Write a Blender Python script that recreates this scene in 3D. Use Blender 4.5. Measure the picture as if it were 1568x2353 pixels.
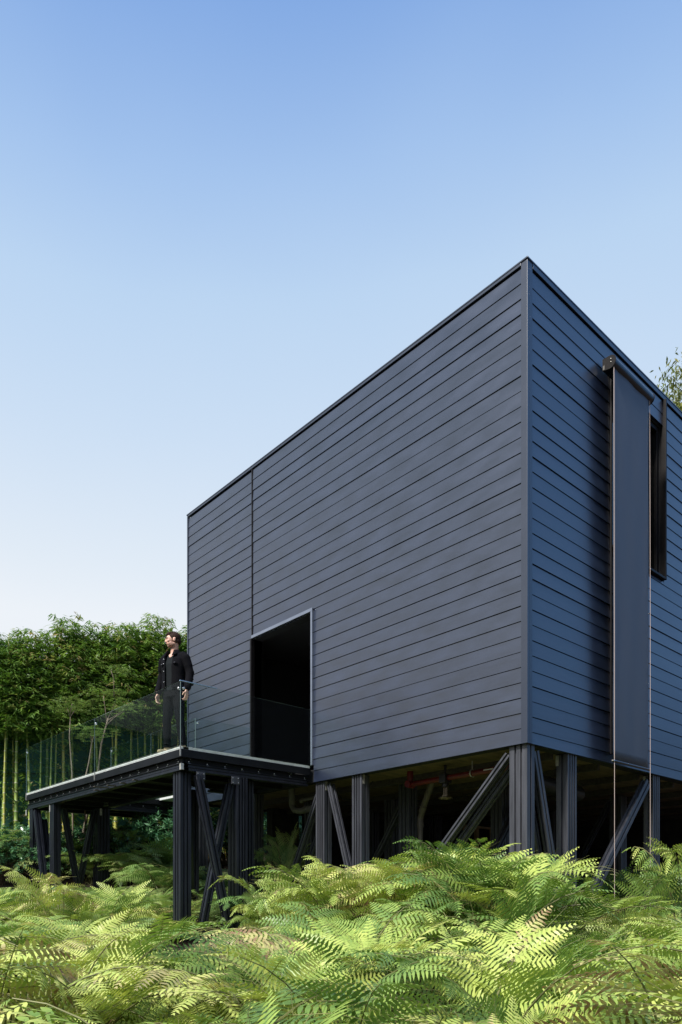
import bpy, math, random
import numpy as np
from mathutils import Vector, Matrix
R = math.radians
random.seed(7)
S = bpy.context.scene
for o in list(bpy.data.objects): bpy.data.objects.remove(o)
col = S.collection

# ------------------------------------------------------------------ camera
# x runs along the right-hand wall, y along the left-hand wall, z = 0 is eye height
CAM = (-7.9916, -5.3944, 0.0)
cam = bpy.data.cameras.new('camera'); cam_o = bpy.data.objects.new('camera', cam); col.objects.link(cam_o)
cam_o.location = CAM; cam_o.rotation_euler = (R(90), 0, R(-41.849))
cam.sensor_fit = 'VERTICAL'; cam.sensor_height = 36; cam.sensor_width = 24
cam.lens = 1696/2353*36; cam.shift_y = (2068-1176.5)/2353; cam.clip_end = 500; cam.clip_start = 0.05
S.camera = cam_o
# ------------------------------------------------------------------ sky and sun
SUN_AZ = (-0.995, -0.10)          # from the left of the picture
SUN_EL = R(48)
w = bpy.data.worlds.new('World'); S.world = w; w.use_nodes = True
nt = w.node_tree; nt.nodes.clear()
def N(t, ty, **k):
    n = t.nodes.new(ty)
    for a, b in k.items(): setattr(n, a, b)
    return n
def ramp(t, pts):
    n = N(t, 'ShaderNodeValToRGB'); e = n.color_ramp.elements
    while len(e) > 1: e.remove(e[-1])
    e[0].position = pts[0][0]; e[0].color = (*pts[0][1], 1)
    for p, c in pts[1:]:
        q = e.new(p); q.color = (*c, 1)
    return n
out = N(nt, 'ShaderNodeOutputWorld'); bg = N(nt, 'ShaderNodeBackground'); bg.inputs['Strength'].default_value = 0.15
sky = N(nt, 'ShaderNodeTexSky', sky_type='NISHITA', sun_disc=False)
sky.sun_elevation = SUN_EL; sky.sun_rotation = math.atan2(SUN_AZ[0], SUN_AZ[1]); sky.altitude = 50; sky.air_density = 1.0; sky.dust_density = 1.0; sky.ozone_density = 1.2
# the daylight veil: paler towards the horizon, deeper blue overhead
tc = N(nt, 'ShaderNodeTexCoord'); sx = N(nt, 'ShaderNodeSeparateXYZ'); nt.links.new(tc.outputs['Generated'], sx.inputs[0])
EXPO = 0.35
k = 1/0.15/2**EXPO
def sc(c, m=1): return tuple(x*k*m for x in c)
rp = ramp(nt, [(0.0, (.045, .05, .045)), (0.485, (.06, .065, .05)), (0.505, (.13, .14, .12)), (0.55, (.20, .21, .20)), (0.60, (.26, .28, .29)), (0.622, (.55, .58, .62)), (0.648, (.93, .945, .965)), (0.675, (.92, .95, .975)), (0.703, (.83, .90, .965)),
               (0.765, (.66, .795, .955)), (0.815, (.545, .72, .94)), (0.85, (.40, .59, .90)), (0.887, (.235, .42, .81)), (0.94, (.16, .31, .70)), (1.0, (.11, .24, .60))])
ma = N(nt, 'ShaderNodeMath', operation='MULTIPLY_ADD'); ma.inputs[1].default_value = .5; ma.inputs[2].default_value = .5
# a slow unevenness of thin high haze
nz = N(nt, 'ShaderNodeTexNoise'); nz.inputs['Scale'].default_value = 1.6; nz.inputs['Detail'].default_value = 3; nt.links.new(tc.outputs['Generated'], nz.inputs['Vector'])
nm = N(nt, 'ShaderNodeMath', operation='MULTIPLY_ADD'); nm.inputs[1].default_value = .05; nm.inputs[2].default_value = -.025
nt.links.new(nz.outputs['Fac'], nm.inputs[0])
ad = N(nt, 'ShaderNodeMath', operation='ADD'); nt.links.new(sx.outputs['Z'], ma.inputs[0]); nt.links.new(ma.outputs[0], ad.inputs[0]); nt.links.new(nm.outputs[0], ad.inputs[1])
nt.links.new(ad.outputs[0], rp.inputs[0])
scl = N(nt, 'ShaderNodeMixRGB', blend_type='MULTIPLY'); scl.inputs[0].default_value = 1; scl.inputs[2].default_value = (k, k, k, 1); nt.links.new(rp.outputs[0], scl.inputs[1])
# away from the sun the sky is darker and bluer
dt = N(nt, 'ShaderNodeVectorMath', operation='DOT_PRODUCT'); nt.links.new(tc.outputs['Generated'], dt.inputs[0]); dt.inputs[1].default_value = (-.745, .667, 0)
rs = ramp(nt, [(0.0, (.17, .46, 1.0)), (0.15, (.42, .66, 1.0)), (0.26, (.90, .95, 1)), (0.40, (1, 1, 1)), (0.8, (1, 1, 1)), (1.0, (1.06, 1.03, 1.0))])
m2 = N(nt, 'ShaderNodeMath', operation='MULTIPLY_ADD'); m2.inputs[1].default_value = .5; m2.inputs[2].default_value = .5
nt.links.new(dt.outputs['Value'], m2.inputs[0]); nt.links.new(m2.outputs[0], rs.inputs[0])
ml = N(nt, 'ShaderNodeMixRGB', blend_type='MULTIPLY'); ml.inputs[0].default_value = 1; nt.links.new(scl.outputs[0], ml.inputs[1]); nt.links.new(rs.outputs[0], ml.inputs[2])
mx = N(nt, 'ShaderNodeMixRGB'); mx.inputs[0].default_value = 0.88
nt.links.new(sky.outputs[0], mx.inputs[1]); nt.links.new(ml.outputs[0], mx.inputs[2])
nt.links.new(mx.outputs[0], bg.inputs[0]); nt.links.new(bg.outputs[0], out.inputs[0])
sl = bpy.data.lights.new('sun', 'SUN'); sl.energy = 4.8; sl.angle = R(9); sl.color = (1, .955, .88)
so = bpy.data.objects.new('sun', sl); col.objects.link(so)
sd = Vector((SUN_AZ[0]*math.cos(SUN_EL), SUN_AZ[1]*math.cos(SUN_EL), math.sin(SUN_EL)))
so.rotation_euler = sd.to_track_quat('Z', 'Y').to_euler(); so.location = (-20, 15, 20)
S.view_settings.view_transform = 'Standard'; S.view_settings.look = 'None'; S.view_settings.exposure = EXPO; S.view_settings.gamma = 1
S.render.engine = 'CYCLES'
S.cycles.transparent_max_bounces = 24; S.cycles.max_bounces = 8

# ------------------------------------------------------------------ materials
def mat(name, base, rough=.5, metal=0, spec=.5, ior=1.5, bump=None, var=None, coat=0, trans=None):
    """var=(scale, amount[, stretch]) value variation by noise in object space; bump=(scale, strength, stretch)"""
    m = bpy.data.materials.new(name); m.use_nodes = True; t = m.node_tree; b = t.nodes['Principled BSDF']
    b.inputs['Base Color'].default_value = (*base, 1); b.inputs['Roughness'].default_value = rough; b.inputs['Metallic'].default_value = metal
    b.inputs['Specular IOR Level'].default_value = spec; b.inputs['IOR'].default_value = ior; b.inputs['Coat Weight'].default_value = coat
    tcn = N(t, 'ShaderNodeTexCoord')
    def noise(s, st, det=4):
        mp = N(t, 'ShaderNodeMapping'); mp.inputs['Scale'].default_value = st; t.links.new(tcn.outputs['Object'], mp.inputs[0])
        n = N(t, 'ShaderNodeTexNoise'); n.inputs['Scale'].default_value = s; n.inputs['Detail'].default_value = det; t.links.new(mp.outputs[0], n.inputs['Vector']); return n
    if var:
        n = noise(var[0], var[2] if len(var) > 2 else (1, 1, 1)); a = var[1]
        r = ramp(t, [(.3, tuple(max(0, c*(1-a)) for c in base)), (.7, tuple(min(1, c*(1+a)) for c in base))])
        t.links.new(n.outputs['Fac'], r.inputs[0]); t.links.new(r.outputs[0], b.inputs['Base Color'])
        rr = N(t, 'ShaderNodeMapRange'); rr.inputs['To Min'].default_value = max(.02, rough-.07); rr.inputs['To Max'].default_value = rough+.08
        t.links.new(n.outputs['Fac'], rr.inputs['Value']); t.links.new(rr.outputs[0], b.inputs['Roughness'])
    if bump:
        n = noise(bump[0], bump[2]); bp = N(t, 'ShaderNodeBump'); bp.inputs['Strength'].default_value = bump[1]; bp.inputs['Distance'].default_value = .01
        t.links.new(n.outputs['Fac'], bp.inputs['Height']); t.links.new(bp.outputs[0], b.inputs['Normal'])
    return m
def glass_mat(name, tint, refl=1.0):
    m = bpy.data.materials.new(name); m.use_nodes = True; t = m.node_tree; t.nodes.clear()
    o = N(t, 'ShaderNodeOutputMaterial'); mixn = N(t, 'ShaderNodeMixShader'); tr = N(t, 'ShaderNodeBsdfTransparent'); tr.inputs[0].default_value = (*tint, 1)
    g = N(t, 'ShaderNodeBsdfGlossy'); g.inputs['Roughness'].default_value = .02; g.inputs[0].default_value = (.9, .97, .95, 1)
    lw = N(t, 'ShaderNodeLayerWeight'); lw.inputs['Blend'].default_value = .5; pw = N(t, 'ShaderNodeMath', operation='POWER'); pw.inputs[1].default_value = 5
    t.links.new(lw.outputs['Facing'], pw.inputs[0]); f = N(t, 'ShaderNodeMath', operation='MULTIPLY_ADD'); f.inputs[1].default_value = .9; f.inputs[2].default_value = .035; t.links.new(pw.outputs[0], f.inputs[0])
    mm = N(t, 'ShaderNodeMath', operation='MULTIPLY'); mm.inputs[1].default_value = refl; t.links.new(f.outputs[0], mm.inputs[0])
    t.links.new(mm.outputs[0], mixn.inputs[0]); t.links.new(tr.outputs[0], mixn.inputs[1]); t.links.new(g.outputs[0], mixn.inputs[2]); t.links.new(mixn.outputs[0], o.inputs[0]); return m
def leaf_mat(name, cols, rough=.5, transl=.35, attr=True, spec=.35):
    """colour ramp driven by a per-leaf attribute (the leaf's own age) with per-plant variation"""
    m = bpy.data.materials.new(name); m.use_nodes = True; t = m.node_tree; b = t.nodes['Principled BSDF']; o = t.nodes['Material Output']
    a = N(t, 'ShaderNodeAttribute'); a.attribute_name = 'age'
    oi = N(t, 'ShaderNodeObjectInfo'); sm = N(t, 'ShaderNodeMath', operation='MULTIPLY_ADD'); sm.inputs[1].default_value = .22; sm.inputs[2].default_value = -.11
    t.links.new(oi.outputs['Random'], sm.inputs[0]); s2 = N(t, 'ShaderNodeMath', operation='ADD'); t.links.new(a.outputs['Fac'], s2.inputs[0]); t.links.new(sm.outputs[0], s2.inputs[1])
    r = ramp(t, cols); t.links.new(s2.outputs[0], r.inputs[0])
    t.links.new(r.outputs[0], b.inputs['Base Color']); b.inputs['Roughness'].default_value = rough; b.inputs['Specular IOR Level'].default_value = spec
    tl = N(t, 'ShaderNodeBsdfTranslucent'); hs = N(t, 'ShaderNodeHueSaturation'); hs.inputs['Saturation'].default_value = 1.15; hs.inputs['Value'].default_value = 1.25
    t.links.new(r.outputs[0], hs.inputs['Color']); t.links.new(hs.outputs[0], tl.inputs[0])
    ms = N(t, 'ShaderNodeMixShader'); ms.inputs[0].default_value = transl
    t.links.new(b.outputs[0], ms.inputs[1]); t.links.new(tl.outputs[0], ms.inputs[2]); t.links.new(ms.outputs[0], o.inputs[0]); return m
def attr_mat(name, rough=.5, spec=.4, sss=0):
    m = bpy.data.materials.new(name); m.use_nodes = True; t = m.node_tree; b = t.nodes['Principled BSDF']
    a = N(t, 'ShaderNodeAttribute'); a.attribute_name = 'tone'; t.links.new(a.outputs['Color'], b.inputs['Base Color'])
    b.inputs['Roughness'].default_value = rough; b.inputs['Specular IOR Level'].default_value = spec
    if sss: b.inputs['Subsurface Weight'].default_value = sss; b.inputs['Subsurface Scale'].default_value = .01
    return m

M = {}
M['board'] = mat('weatherboard_paint', (.014, .021, .044), .32, ior=1.93, var=(1.7, .30, (1.2, 1.2, 3)), bump=(9, .10, (.25, .25, 2.2)))
M['trim'] = mat('trim_paint', (.014, .021, .042), .36, ior=1.8, var=(1.5, .12), bump=(6, .05, (1, 1, .2)))
M['gap'] = mat('board_backing', (.006, .006, .008), .9)
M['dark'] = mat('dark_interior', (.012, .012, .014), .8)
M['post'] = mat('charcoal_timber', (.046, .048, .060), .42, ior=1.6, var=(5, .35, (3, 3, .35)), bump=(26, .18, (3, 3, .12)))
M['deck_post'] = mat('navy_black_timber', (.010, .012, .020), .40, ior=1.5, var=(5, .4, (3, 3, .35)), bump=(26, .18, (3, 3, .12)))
M['fascia'] = mat('black_fascia', (.006, .007, .010), .5, spec=.25, var=(4, .3), bump=(12, .06, (1, 1, 1)))
M['channel'] = mat('black_channel', (.004, .0045, .006), .6, spec=.2)
M['white_edge'] = mat('pale_deck_edge', (.62, .64, .62), .5, var=(12, .14), bump=(30, .1, (1, 1, 1)))
M['soffit'] = mat('black_soffit', (.007, .007, .009), .6, spec=.25)
M['steel'] = mat('bright_steel', (.62, .62, .62), .28, metal=1, var=(30, .15))
M['bracket'] = mat('galvanised', (.50, .49, .46), .5, metal=.6, var=(20, .25))
M['door_frame'] = mat('door_frame_metal', (.30, .33, .40), .24, metal=.85, var=(2, .15))
M['glass'] = glass_mat('rail_glass', (.915, .955, .945), .20)
M['glass_edge'] = mat('glass_edge', (.16, .22, .21), .12, ior=1.6)
M['glass_cap_sky_gloss'] = mat('glass_cap_sky_gloss', (.38, .52, .68), .18, metal=.5)  # pale blue puts the sky's reflection on the glass top into the colour
M['pane'] = glass_mat('dark_pane', (.10, .11, .12), 1.3)
M['fin'] = mat('window_fin', (.005, .0035, .004), .5, spec=.25, var=(6, .2))
M['blind'] = mat('blind_fabric', (.070, .082, .108), .55, ior=1.5, bump=(260, .12, (1, 1, 1)), var=(1.4, .14, (1, 1, .3)))
M['blind_case'] = mat('blind_case', (.010, .012, .016), .25, ior=1.6)
M['cord'] = mat('cord', (.55, .44, .40), .4)
M['ply'] = mat('stained_plywood', (.12, .085, .05), .7, var=(2.5, .5, (1, 4, 1)))
M['joist'] = mat('old_joist', (.05, .043, .038), .7, var=(6, .4, (.4, 4, 4)))
M['red'] = mat('red_pipe', (.10, .004, .006), .4, var=(9, .3))
M['grey_pipe'] = mat('grey_pipe', (.12, .115, .105), .5, var=(8, .2))
M['brown_pipe'] = mat('brown_pipe', (.085, .07, .065), .5, var=(8, .25))
M['black_metal'] = mat('black_metal', (.012, .012, .012), .45)
M['brass'] = mat('aged_brass', (.20, .16, .11), .35, metal=.9)
M['stud'] = mat('pale_stud', (.30, .19, .10), .7, var=(6, .3, (1, 1, .2)))
M['block'] = mat('dark_backdrop', (.030, .030, .028), .85, var=(5, .5))
M['green_wall'] = mat('green_render', (.040, .155, .118), .75, var=(1.1, .28, (1, 1, .5)), bump=(18, .25, (1, 1, 1)))
M['wire'] = mat('black_cable', (.01, .01, .01), .5)
M['trunk'] = mat('pale_bark', (.19, .145, .11), .8, var=(14, .35, (1, 1, .4)), bump=(30, .4, (1, 1, .4)))
M['twig'] = mat('brown_twig', (.10, .075, .05), .8, var=(10, .4))
M['leaf_fern'] = leaf_mat('fern_leaf', [(0, (.085, .16, .045)), (.25, (.17, .28, .065)), (.5, (.35, .46, .10)), (.78, (.56, .61, .16)), (.92, (.52, .46, .20)), (1, (.30, .19, .10))], .40, .20)
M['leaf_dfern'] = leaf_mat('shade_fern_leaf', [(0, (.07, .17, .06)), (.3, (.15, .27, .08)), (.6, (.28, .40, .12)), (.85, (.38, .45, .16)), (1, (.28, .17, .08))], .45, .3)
M['leaf_bamboo'] = leaf_mat('bamboo_leaf', [(0, (.040, .095, .024)), (.35, (.10, .19, .042)), (.7, (.20, .32, .065)), (.9, (.36, .38, .12)), (1, (.42, .32, .15))], .36, .34)
M['leaf_shrub'] = leaf_mat('shrub_leaf', [(0, (.03, .095, .045)), (.5, (.075, .19, .09)), (1, (.16, .30, .14))], .28, .2, spec=.6)
M['leaf_gum'] = leaf_mat('gum_leaf', [(0, (.07, .11, .03)), (.5, (.16, .20, .045)), (1, (.32, .30, .08))], .4, .35)
M['leaf_lace'] = leaf_mat('sapling_leaf', [(0, (.09, .17, .04)), (1, (.22, .27, .09))], .45, .35)
M['stalk'] = mat('fern_stalk', (.15, .15, .05), .6, var=(5, .5))
M['soil'] = mat('soil', (.045, .030, .022), .95, var=(3, .5), bump=(20, .8, (1, 1, 1)))
M['litter'] = leaf_mat('leaf_litter', [(0, (.05, .032, .022)), (.5, (.15, .09, .055)), (1, (.30, .20, .13))], .7, .1)
# bamboo culm: green-yellow to orange, pale rings at the joints
m = mat('bamboo_culm', (.20, .26, .06), .35); t = m.node_tree; b = t.nodes['Principled BSDF']
g = N(t, 'ShaderNodeNewGeometry'); oi = N(t, 'ShaderNodeObjectInfo'); at = N(t, 'ShaderNodeAttribute'); at.attribute_name = 'age'
r1 = ramp(t, [(0, (.15, .25, .06)), (.4, (.31, .36, .08)), (.75, (.46, .40, .09)), (1, (.52, .28, .07))]); nz = N(t, 'ShaderNodeTexNoise'); nz.inputs['Scale'].default_value = 3
t.links.new(g.outputs['Position'], nz.inputs['Vector'])
aa = N(t, 'ShaderNodeMath', operation='MULTIPLY_ADD'); aa.inputs[1].default_value = .7; t.links.new(nz.outputs['Fac'], aa.inputs[0]); bb = N(t, 'ShaderNodeMath', operation='MULTIPLY_ADD'); bb.inputs[1].default_value = .8; bb.inputs[2].default_value = -.25
t.links.new(oi.outputs['Random'], bb.inputs[0]); t.links.new(bb.outputs[0], aa.inputs[2]); t.links.new(aa.outputs[0], r1.inputs[0])
mr = N(t, 'ShaderNodeMixRGB'); mr.inputs[2].default_value = (.42, .40, .28, 1); t.links.new(at.outputs['Fac'], mr.inputs[0]); t.links.new(r1.outputs[0], mr.inputs[1]); t.links.new(mr.outputs[0], b.inputs['Base Color'])
M['culm'] = m
M['skin'] = attr_mat('skin', .5, .35, .08)
M['jacket'] = mat('black_denim', (.003, .003, .005), .85, spec=.12, bump=(420, .5, (1, 1, 1)), var=(12, .35))
M['shirt'] = mat('dark_tshirt', (.007, .010, .012), .85, spec=.2, bump=(25, .25, (1, 1, .4)))
M['trousers'] = mat('black_jeans', (.003, .003, .0045), .85, spec=.12, bump=(30, .45, (1, 1, .6)))
M['hair'] = mat('dark_brown_hair', (.030, .014, .010), .75, spec=.2, bump=(90, .8, (1, 1, .3)))
M['boot'] = mat('tan_suede', (.36, .27, .16), .85)

# ------------------------------------------------------------------ helpers
def tag(o, label=None, cat=None, group=None, kind=None):
    for kk, vv in (('label', label), ('category', cat), ('group', group), ('kind', kind)):
        if vv: o[kk] = vv
    return o
def empty(name, loc=(0, 0, 0), rz=0):
    o = bpy.data.objects.new(name, None); o.location = loc; o.rotation_euler = (0, 0, rz); o.empty_display_size = .2; col.objects.link(o); return o
class MB:
    def __init__(s): s.v = []; s.f = []; s.mi = []; s.cur = 0
    def add(s, vs, fs):
        b = len(s.v); s.v += [tuple(v) for v in vs]; s.f += [tuple(b+i for i in f) for f in fs]; s.mi += [s.cur]*len(fs); return s
    def box(s, x0, x1, y0, y1, z0, z1):
        return s.add([(x0, y0, z0), (x1, y0, z0), (x1, y1, z0), (x0, y1, z0), (x0, y0, z1), (x1, y0, z1), (x1, y1, z1), (x0, y1, z1)],
                     [(0, 3, 2, 1), (4, 5, 6, 7), (0, 1, 5, 4), (1, 2, 6, 5), (2, 3, 7, 6), (3, 0, 4, 7)])
    def prism(s, poly, p0, p1, a):
        """poly (a,b) extruded from p0 to p1; a = direction of the first axis"""
        p0 = Vector(p0); p1 = Vector(p1); d = (p1-p0).normalized(); a = Vector(a); a = (a-d*a.dot(d)).normalized(); b = d.cross(a); n = len(poly)
        vs = [p0+a*q[0]+b*q[1] for q in poly]+[p1+a*q[0]+b*q[1] for q in poly]
        fs = [(i, (i+1) % n, n+(i+1) % n, n+i) for i in range(n)]+[tuple(range(n-1, -1, -1)), tuple(range(n, 2*n))]
        return s.add(vs, fs)
    def tube(s, pts, r, n=10, cap=True):
        pts = [Vector(p) for p in pts]; rr = r if isinstance(r, (list, tuple)) else [r]*len(pts); vs = []; fs = []
        ref = Vector((0, 0, 1)) if abs((pts[1]-pts[0]).normalized().z) < .9 else Vector((1, 0, 0))
        for i, p in enumerate(pts):
            d = (pts[min(i+1, len(pts)-1)]-pts[max(i-1, 0)]).normalized(); a = d.cross(ref).normalized(); b = a.cross(d)
            vs += [p+(a*math.cos(2*math.pi*j/n)+b*math.sin(2*math.pi*j/n))*rr[i] for j in range(n)]
        for i in range(len(pts)-1):
            for j in range(n): fs.append((i*n+j, i*n+(j+1) % n, (i+1)*n+(j+1) % n, (i+1)*n+j))
        if cap: fs += [tuple(range(n-1, -1, -1)), tuple((len(pts)-1)*n+j for j in range(n))]
        return s.add(vs, fs)
    def ball(s, c, r, nu=14, nv=9):
        rx, ry, rz = r if isinstance(r, (tuple, list)) else (r, r, r); vs = [(c[0], c[1], c[2]-rz)]
        for i in range(1, nv):
            th = math.pi*i/nv
            vs += [(c[0]+rx*math.sin(th)*math.cos(2*math.pi*j/nu), c[1]+ry*math.sin(th)*math.sin(2*math.pi*j/nu), c[2]-rz*math.cos(th)) for j in range(nu)]
        vs.append((c[0], c[1], c[2]+rz)); fs = [(0, 1+(j+1) % nu, 1+j) for j in range(nu)]
        for i in range(nv-2):
            for j in range(nu): a = 1+i*nu; fs.append((a+j, a+(j+1) % nu, a+nu+(j+1) % nu, a+nu+j))
        a = 1+(nv-2)*nu; fs += [(a+j, a+(j+1) % nu, len(vs)-1) for j in range(nu)]
        return s.add(vs, fs)
    def mesh(s, name):
        me = bpy.data.meshes.new(name); me.from_pydata(s.v, [], s.f); me.update(); return me
    def build(s, name, m, parent=None, smooth=False, bevel=0):
        me = s.mesh(name); ms = m if isinstance(m, (list, tuple)) else [m]
        for q in ms: me.materials.append(q)
        if len(ms) > 1: me.polygons.foreach_set('material_index', s.mi)
        if smooth: me.polygons.foreach_set('use_smooth', [True]*len(me.polygons))
        o = bpy.data.objects.new(name, me); col.objects.link(o); o.parent = parent
        if bevel:
            bv = o.modifiers.new('bevel', 'BEVEL'); bv.width = bevel; bv.segments = 2; bv.limit_method = 'ANGLE'; bv.angle_limit = R(40)
        return o
def obj(name, me, parent=None): o = bpy.data.objects.new(name, me); col.objects.link(o); o.parent = parent; return o
def flutes(w, d, na, nb, gw=.026, gd=.032):
    """rectangle w x d; na grooves on the faces across the a axis, nb on the faces across b"""
    P = []
    def side(c0, c1, inward, n):
        c0 = Vector(c0); c1 = Vector(c1); L = (c1-c0).length; e = (c1-c0)/L; i = Vector(inward); P.append(c0)
        for q in range(n):
            m_ = L*(q+1)/(n+1); 
            for t_, dd in ((m_-gw/2, 0), (m_-gw/2, gd), (m_+gw/2, gd), (m_+gw/2, 0)): P.append(c0+e*t_+i*dd)
    side((-w/2, -d/2), (w/2, -d/2), (0, 1), nb); side((w/2, -d/2), (w/2, d/2), (-1, 0), na)
    side((w/2, d/2), (-w/2, d/2), (0, -1), nb); side((-w/2, d/2), (-w/2, -d/2), (1, 0), na)
    return [tuple(p) for p in P]
F = 1696.; CXP = 784.; YH = 2068.
HU = np.array([.7449, .6672]); HV = np.array([-.6672, .7449])
def at(px, t, z=None):
    """a spot at depth t metres from the viewpoint on the bearing px"""
    xc = (px-CXP)/F*t; return (CAM[0]+xc*HU[0]+t*HU[1], CAM[1]+xc*HV[0]+t*HV[1])
def camco(x, y):
    dx = x-CAM[0]; dy = y-CAM[1]; xc = dx*HU[0]+dy*HV[0]; t_ = dx*HU[1]+dy*HV[1]; return xc, t_

# ------------------------------------------------------------------ ground
def gnoise(x, y): return .07*math.sin(x*1.7+y*.6)+.05*math.sin(y*2.3-x*.9+1)+.03*math.sin(x*4.1+2)*math.sin(y*3.7)
TZ = [(-5, -1.5), (1, -1.3), (3, -1.15), (5.5, -.95), (8, -.84), (10, -.72), (12, -.5), (14, -.12), (15.3, .02), (16.1, .42), (18, .95), (21, 1.35), (30, 2.0), (60, 3), (400, 6)]
def ground(x, y):
    xc, t_ = camco(x, y); z = np.interp(t_, [a for a, _ in TZ], [b_ for _, b_ in TZ])
    px = CXP+F*xc/max(t_, .5)
    if t_ > 1: z += .42*math.exp(-((px-1010)/230)**2)*math.exp(-((t_-7.0)/1.9)**2)
    z += .12*max(0, min(1, (px-1150)/300))*max(0, min(1, (t_-7)/3)) if t_ > 1 else 0
    return float(z)+gnoise(x, y)
n = 150; gs = np.concatenate([np.linspace(-400, -24, 8)[:-1], np.linspace(-24, 30, n), np.linspace(30, 400, 8)[1:]])
gb = MB(); nn = len(gs)
gb.v = [(x, y, ground(x, y)) for y in gs for x in gs]; gb.f = [(j*nn+i, j*nn+i+1, (j+1)*nn+i+1, (j+1)*nn+i) for j in range(nn-1) for i in range(nn-1)]
gb.mi = [0]*len(gb.f)
tag(gb.build('ground', M['soil'], smooth=True), kind='structure')

# ------------------------------------------------------------------ the house
L_, W_, ZB, ZT = 8.36, 11.0, 1.99, 8.12
house = empty('house', (0, 0, ground(0, 0)-.1)); tag(house, 'black weatherboard house raised on fluted posts over the ferns', 'house')
HX = house.location.copy()
def hb(mb, name, m, parent=None, **k):
    mb.v = [(v[0]-HX.x, v[1]-HX.y, v[2]-HX.z) for v in mb.v]; return mb.build(name, m, parent or house, **k)
DY0, DY1, DZ = 4.25, 5.99, 4.88           # door opening
PX0, PX1, PZ0, PZ1 = 2.12, 3.76, 5.18, 7.60   # window opening in the right wall
TH = .2
# left wall (x = 0) and right wall (y = 0), butted, openings left out
b = MB()
b.box(.03, TH, 0.03, DY0, ZB+.01, ZT-.1); b.box(.03, TH, DY1, L_-.02, ZB+.01, ZT-.1); b.box(.03, TH, DY0, DY1, DZ, ZT-.1); b.box(.03, TH, DY0, DY1, ZB+.01, 2.2)
hb(b, 'wall', M['gap'])
b = MB()
b.box(TH, PX0, .03, TH, ZB+.01, ZT-.1); b.box(PX1, W_, .03, TH, ZB+.01, ZT-.1); b.box(PX0, PX1, .03, TH, PZ1, ZT-.1); b.box(PX0, PX1, .03, TH, ZB+.01, PZ0)
hb(b, 'wall', M['gap'])
b = MB(); b.box(TH, W_, L_-TH, L_-.02, ZB+.01, ZT-.1); b.box(W_-TH, W_, TH, L_-TH, ZB+.01, ZT-.1); hb(b, 'wall', M['gap'])
def board(b, axis, s0, s1, z0, z1, seed):
    rnd = random.Random(seed); g = rnd.choice([.004, .005, .006, .007, .010]); lo = -.012-rnd.random()*.006; hi = -.004-rnd.random()*.004
    n_ = max(1, int((s1-s0)/.7)); P = []
    for i in range(n_+1):
        s_ = s0+(s1-s0)*i/n_; wv = rnd.uniform(-.0007, .0007)
        P.append([(lo+wv, z0+.001), (hi+wv, z1-g), (.028, z1-g), (.028, z0+.001)])
        for (d, z_) in P[-1]: pass
    vs = []
    for i, pr in enumerate(P):
        s_ = s0+(s1-s0)*i/n_
        for d, z_ in pr: vs.append((d, s_, z_) if axis == 'y' else (s_, d, z_))
    fs = []
    for i in range(n_):
        for j in range(4):
            q = (i*4+j, i*4+(j+1) % 4, (i+1)*4+(j+1) % 4, (i+1)*4+j); fs.append(q if axis == 'x' else q[::-1])
    fs.append((0, 1, 2, 3) if axis == 'y' else (3, 2, 1, 0)); e = n_*4; fs.append((e+3, e+2, e+1, e) if axis == 'y' else (e, e+1, e+2, e+3)); b.add(vs, fs)
PITCH = .1954
rows = [ZB]+[2.185+PITCH*i for i in range(30)]+[8.045]
b = MB(); b2 = MB()
for i in range(len(rows)-1):
    z0, z1 = rows[i], rows[i+1]
    segs = [(.075, DY0-.03), (DY0-.03, DY1-.01)] if z0 > DZ+.02 else [(.075, DY0-.045)]
    if z0 > DZ+.02: segs = [(.075, DY1-.01)]
    elif z1 > DZ+.05: segs = [(.075, DY0-.045)]; board(b, 'y', DY0-.045, DY1-.01, DZ+.06, z1, 900+i)
    for a_, c_ in segs: board(b, 'y', a_, c_, z0, z1, i*3)
    o_ = -.022
    y0 = 6.03 if z0+o_ > DZ-.1 else DY1+.045
    board(b2, 'y', y0, L_-.03, max(ZB, z0+o_), z1+o_ if i < len(rows)-2 else z1-.012, i*3+700)
hb(b, 'weatherboards', M['board']); hb(b2, 'weatherboards', M['board'])
b = MB()
for i in range(len(rows)-1):
    z0, z1 = rows[i], rows[i+1]
    if i: z0 -= .045
    z1 -= .045 if i < len(rows)-2 else .03
    if z1 < PZ0-.06 or z0 > PZ1+.06: board(b, 'x', .095, W_, z0, z1, i*5+90)
    else:
        board(b, 'x', .095, PX0-.06, z0, z1, i*5+91); board(b, 'x', PX1+.05, W_, z0, z1, i*5+92)
        if z0 < PZ0-.06: board(b, 'x', PX0-.06, PX1+.05, z0, PZ0-.05, i*5+93)
        if z1 > PZ1+.06: board(b, 'x', PX0-.06, PX1+.05, PZ1+.02, z1, i*5+94)
hb(b, 'weatherboards', M['board'])
b = MB(); b.box(-.022, .028, -.022, .072, ZB-.002, 8.10); b.box(.029, .092, -.022, .028, ZB-.002, 8.10); hb(b, 'corner_trim', M['trim'], bevel=.002)
b = MB(); b.box(-.024, .028, L_-.028, L_+.012, ZB-.002, 8.09); hb(b, 'corner_trim', M['trim'], bevel=.002)
b = MB(); b.box(-.020, .028, DY1+.002, 6.022, DZ+.055, 8.06); hb(b, 'joint_trim', M['fin'])
b = MB(); b.box(-.034, .06, -.034, L_+.02, 8.105, 8.124); b.box(-.028, -.012, .074, L_-.03, 8.068, 8.104)
b.box(.061, W_, -.034, .06, 8.105, 8.124); b.box(.095, W_, -.028, -.012, 8.035, 8.104); hb(b, 'roof_cap', M['trim'], bevel=.002)
b = MB(); b.box(.061, W_, .061, L_+.02, 8.03, 8.12); hb(b, 'roof', M['trim'])
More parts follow.
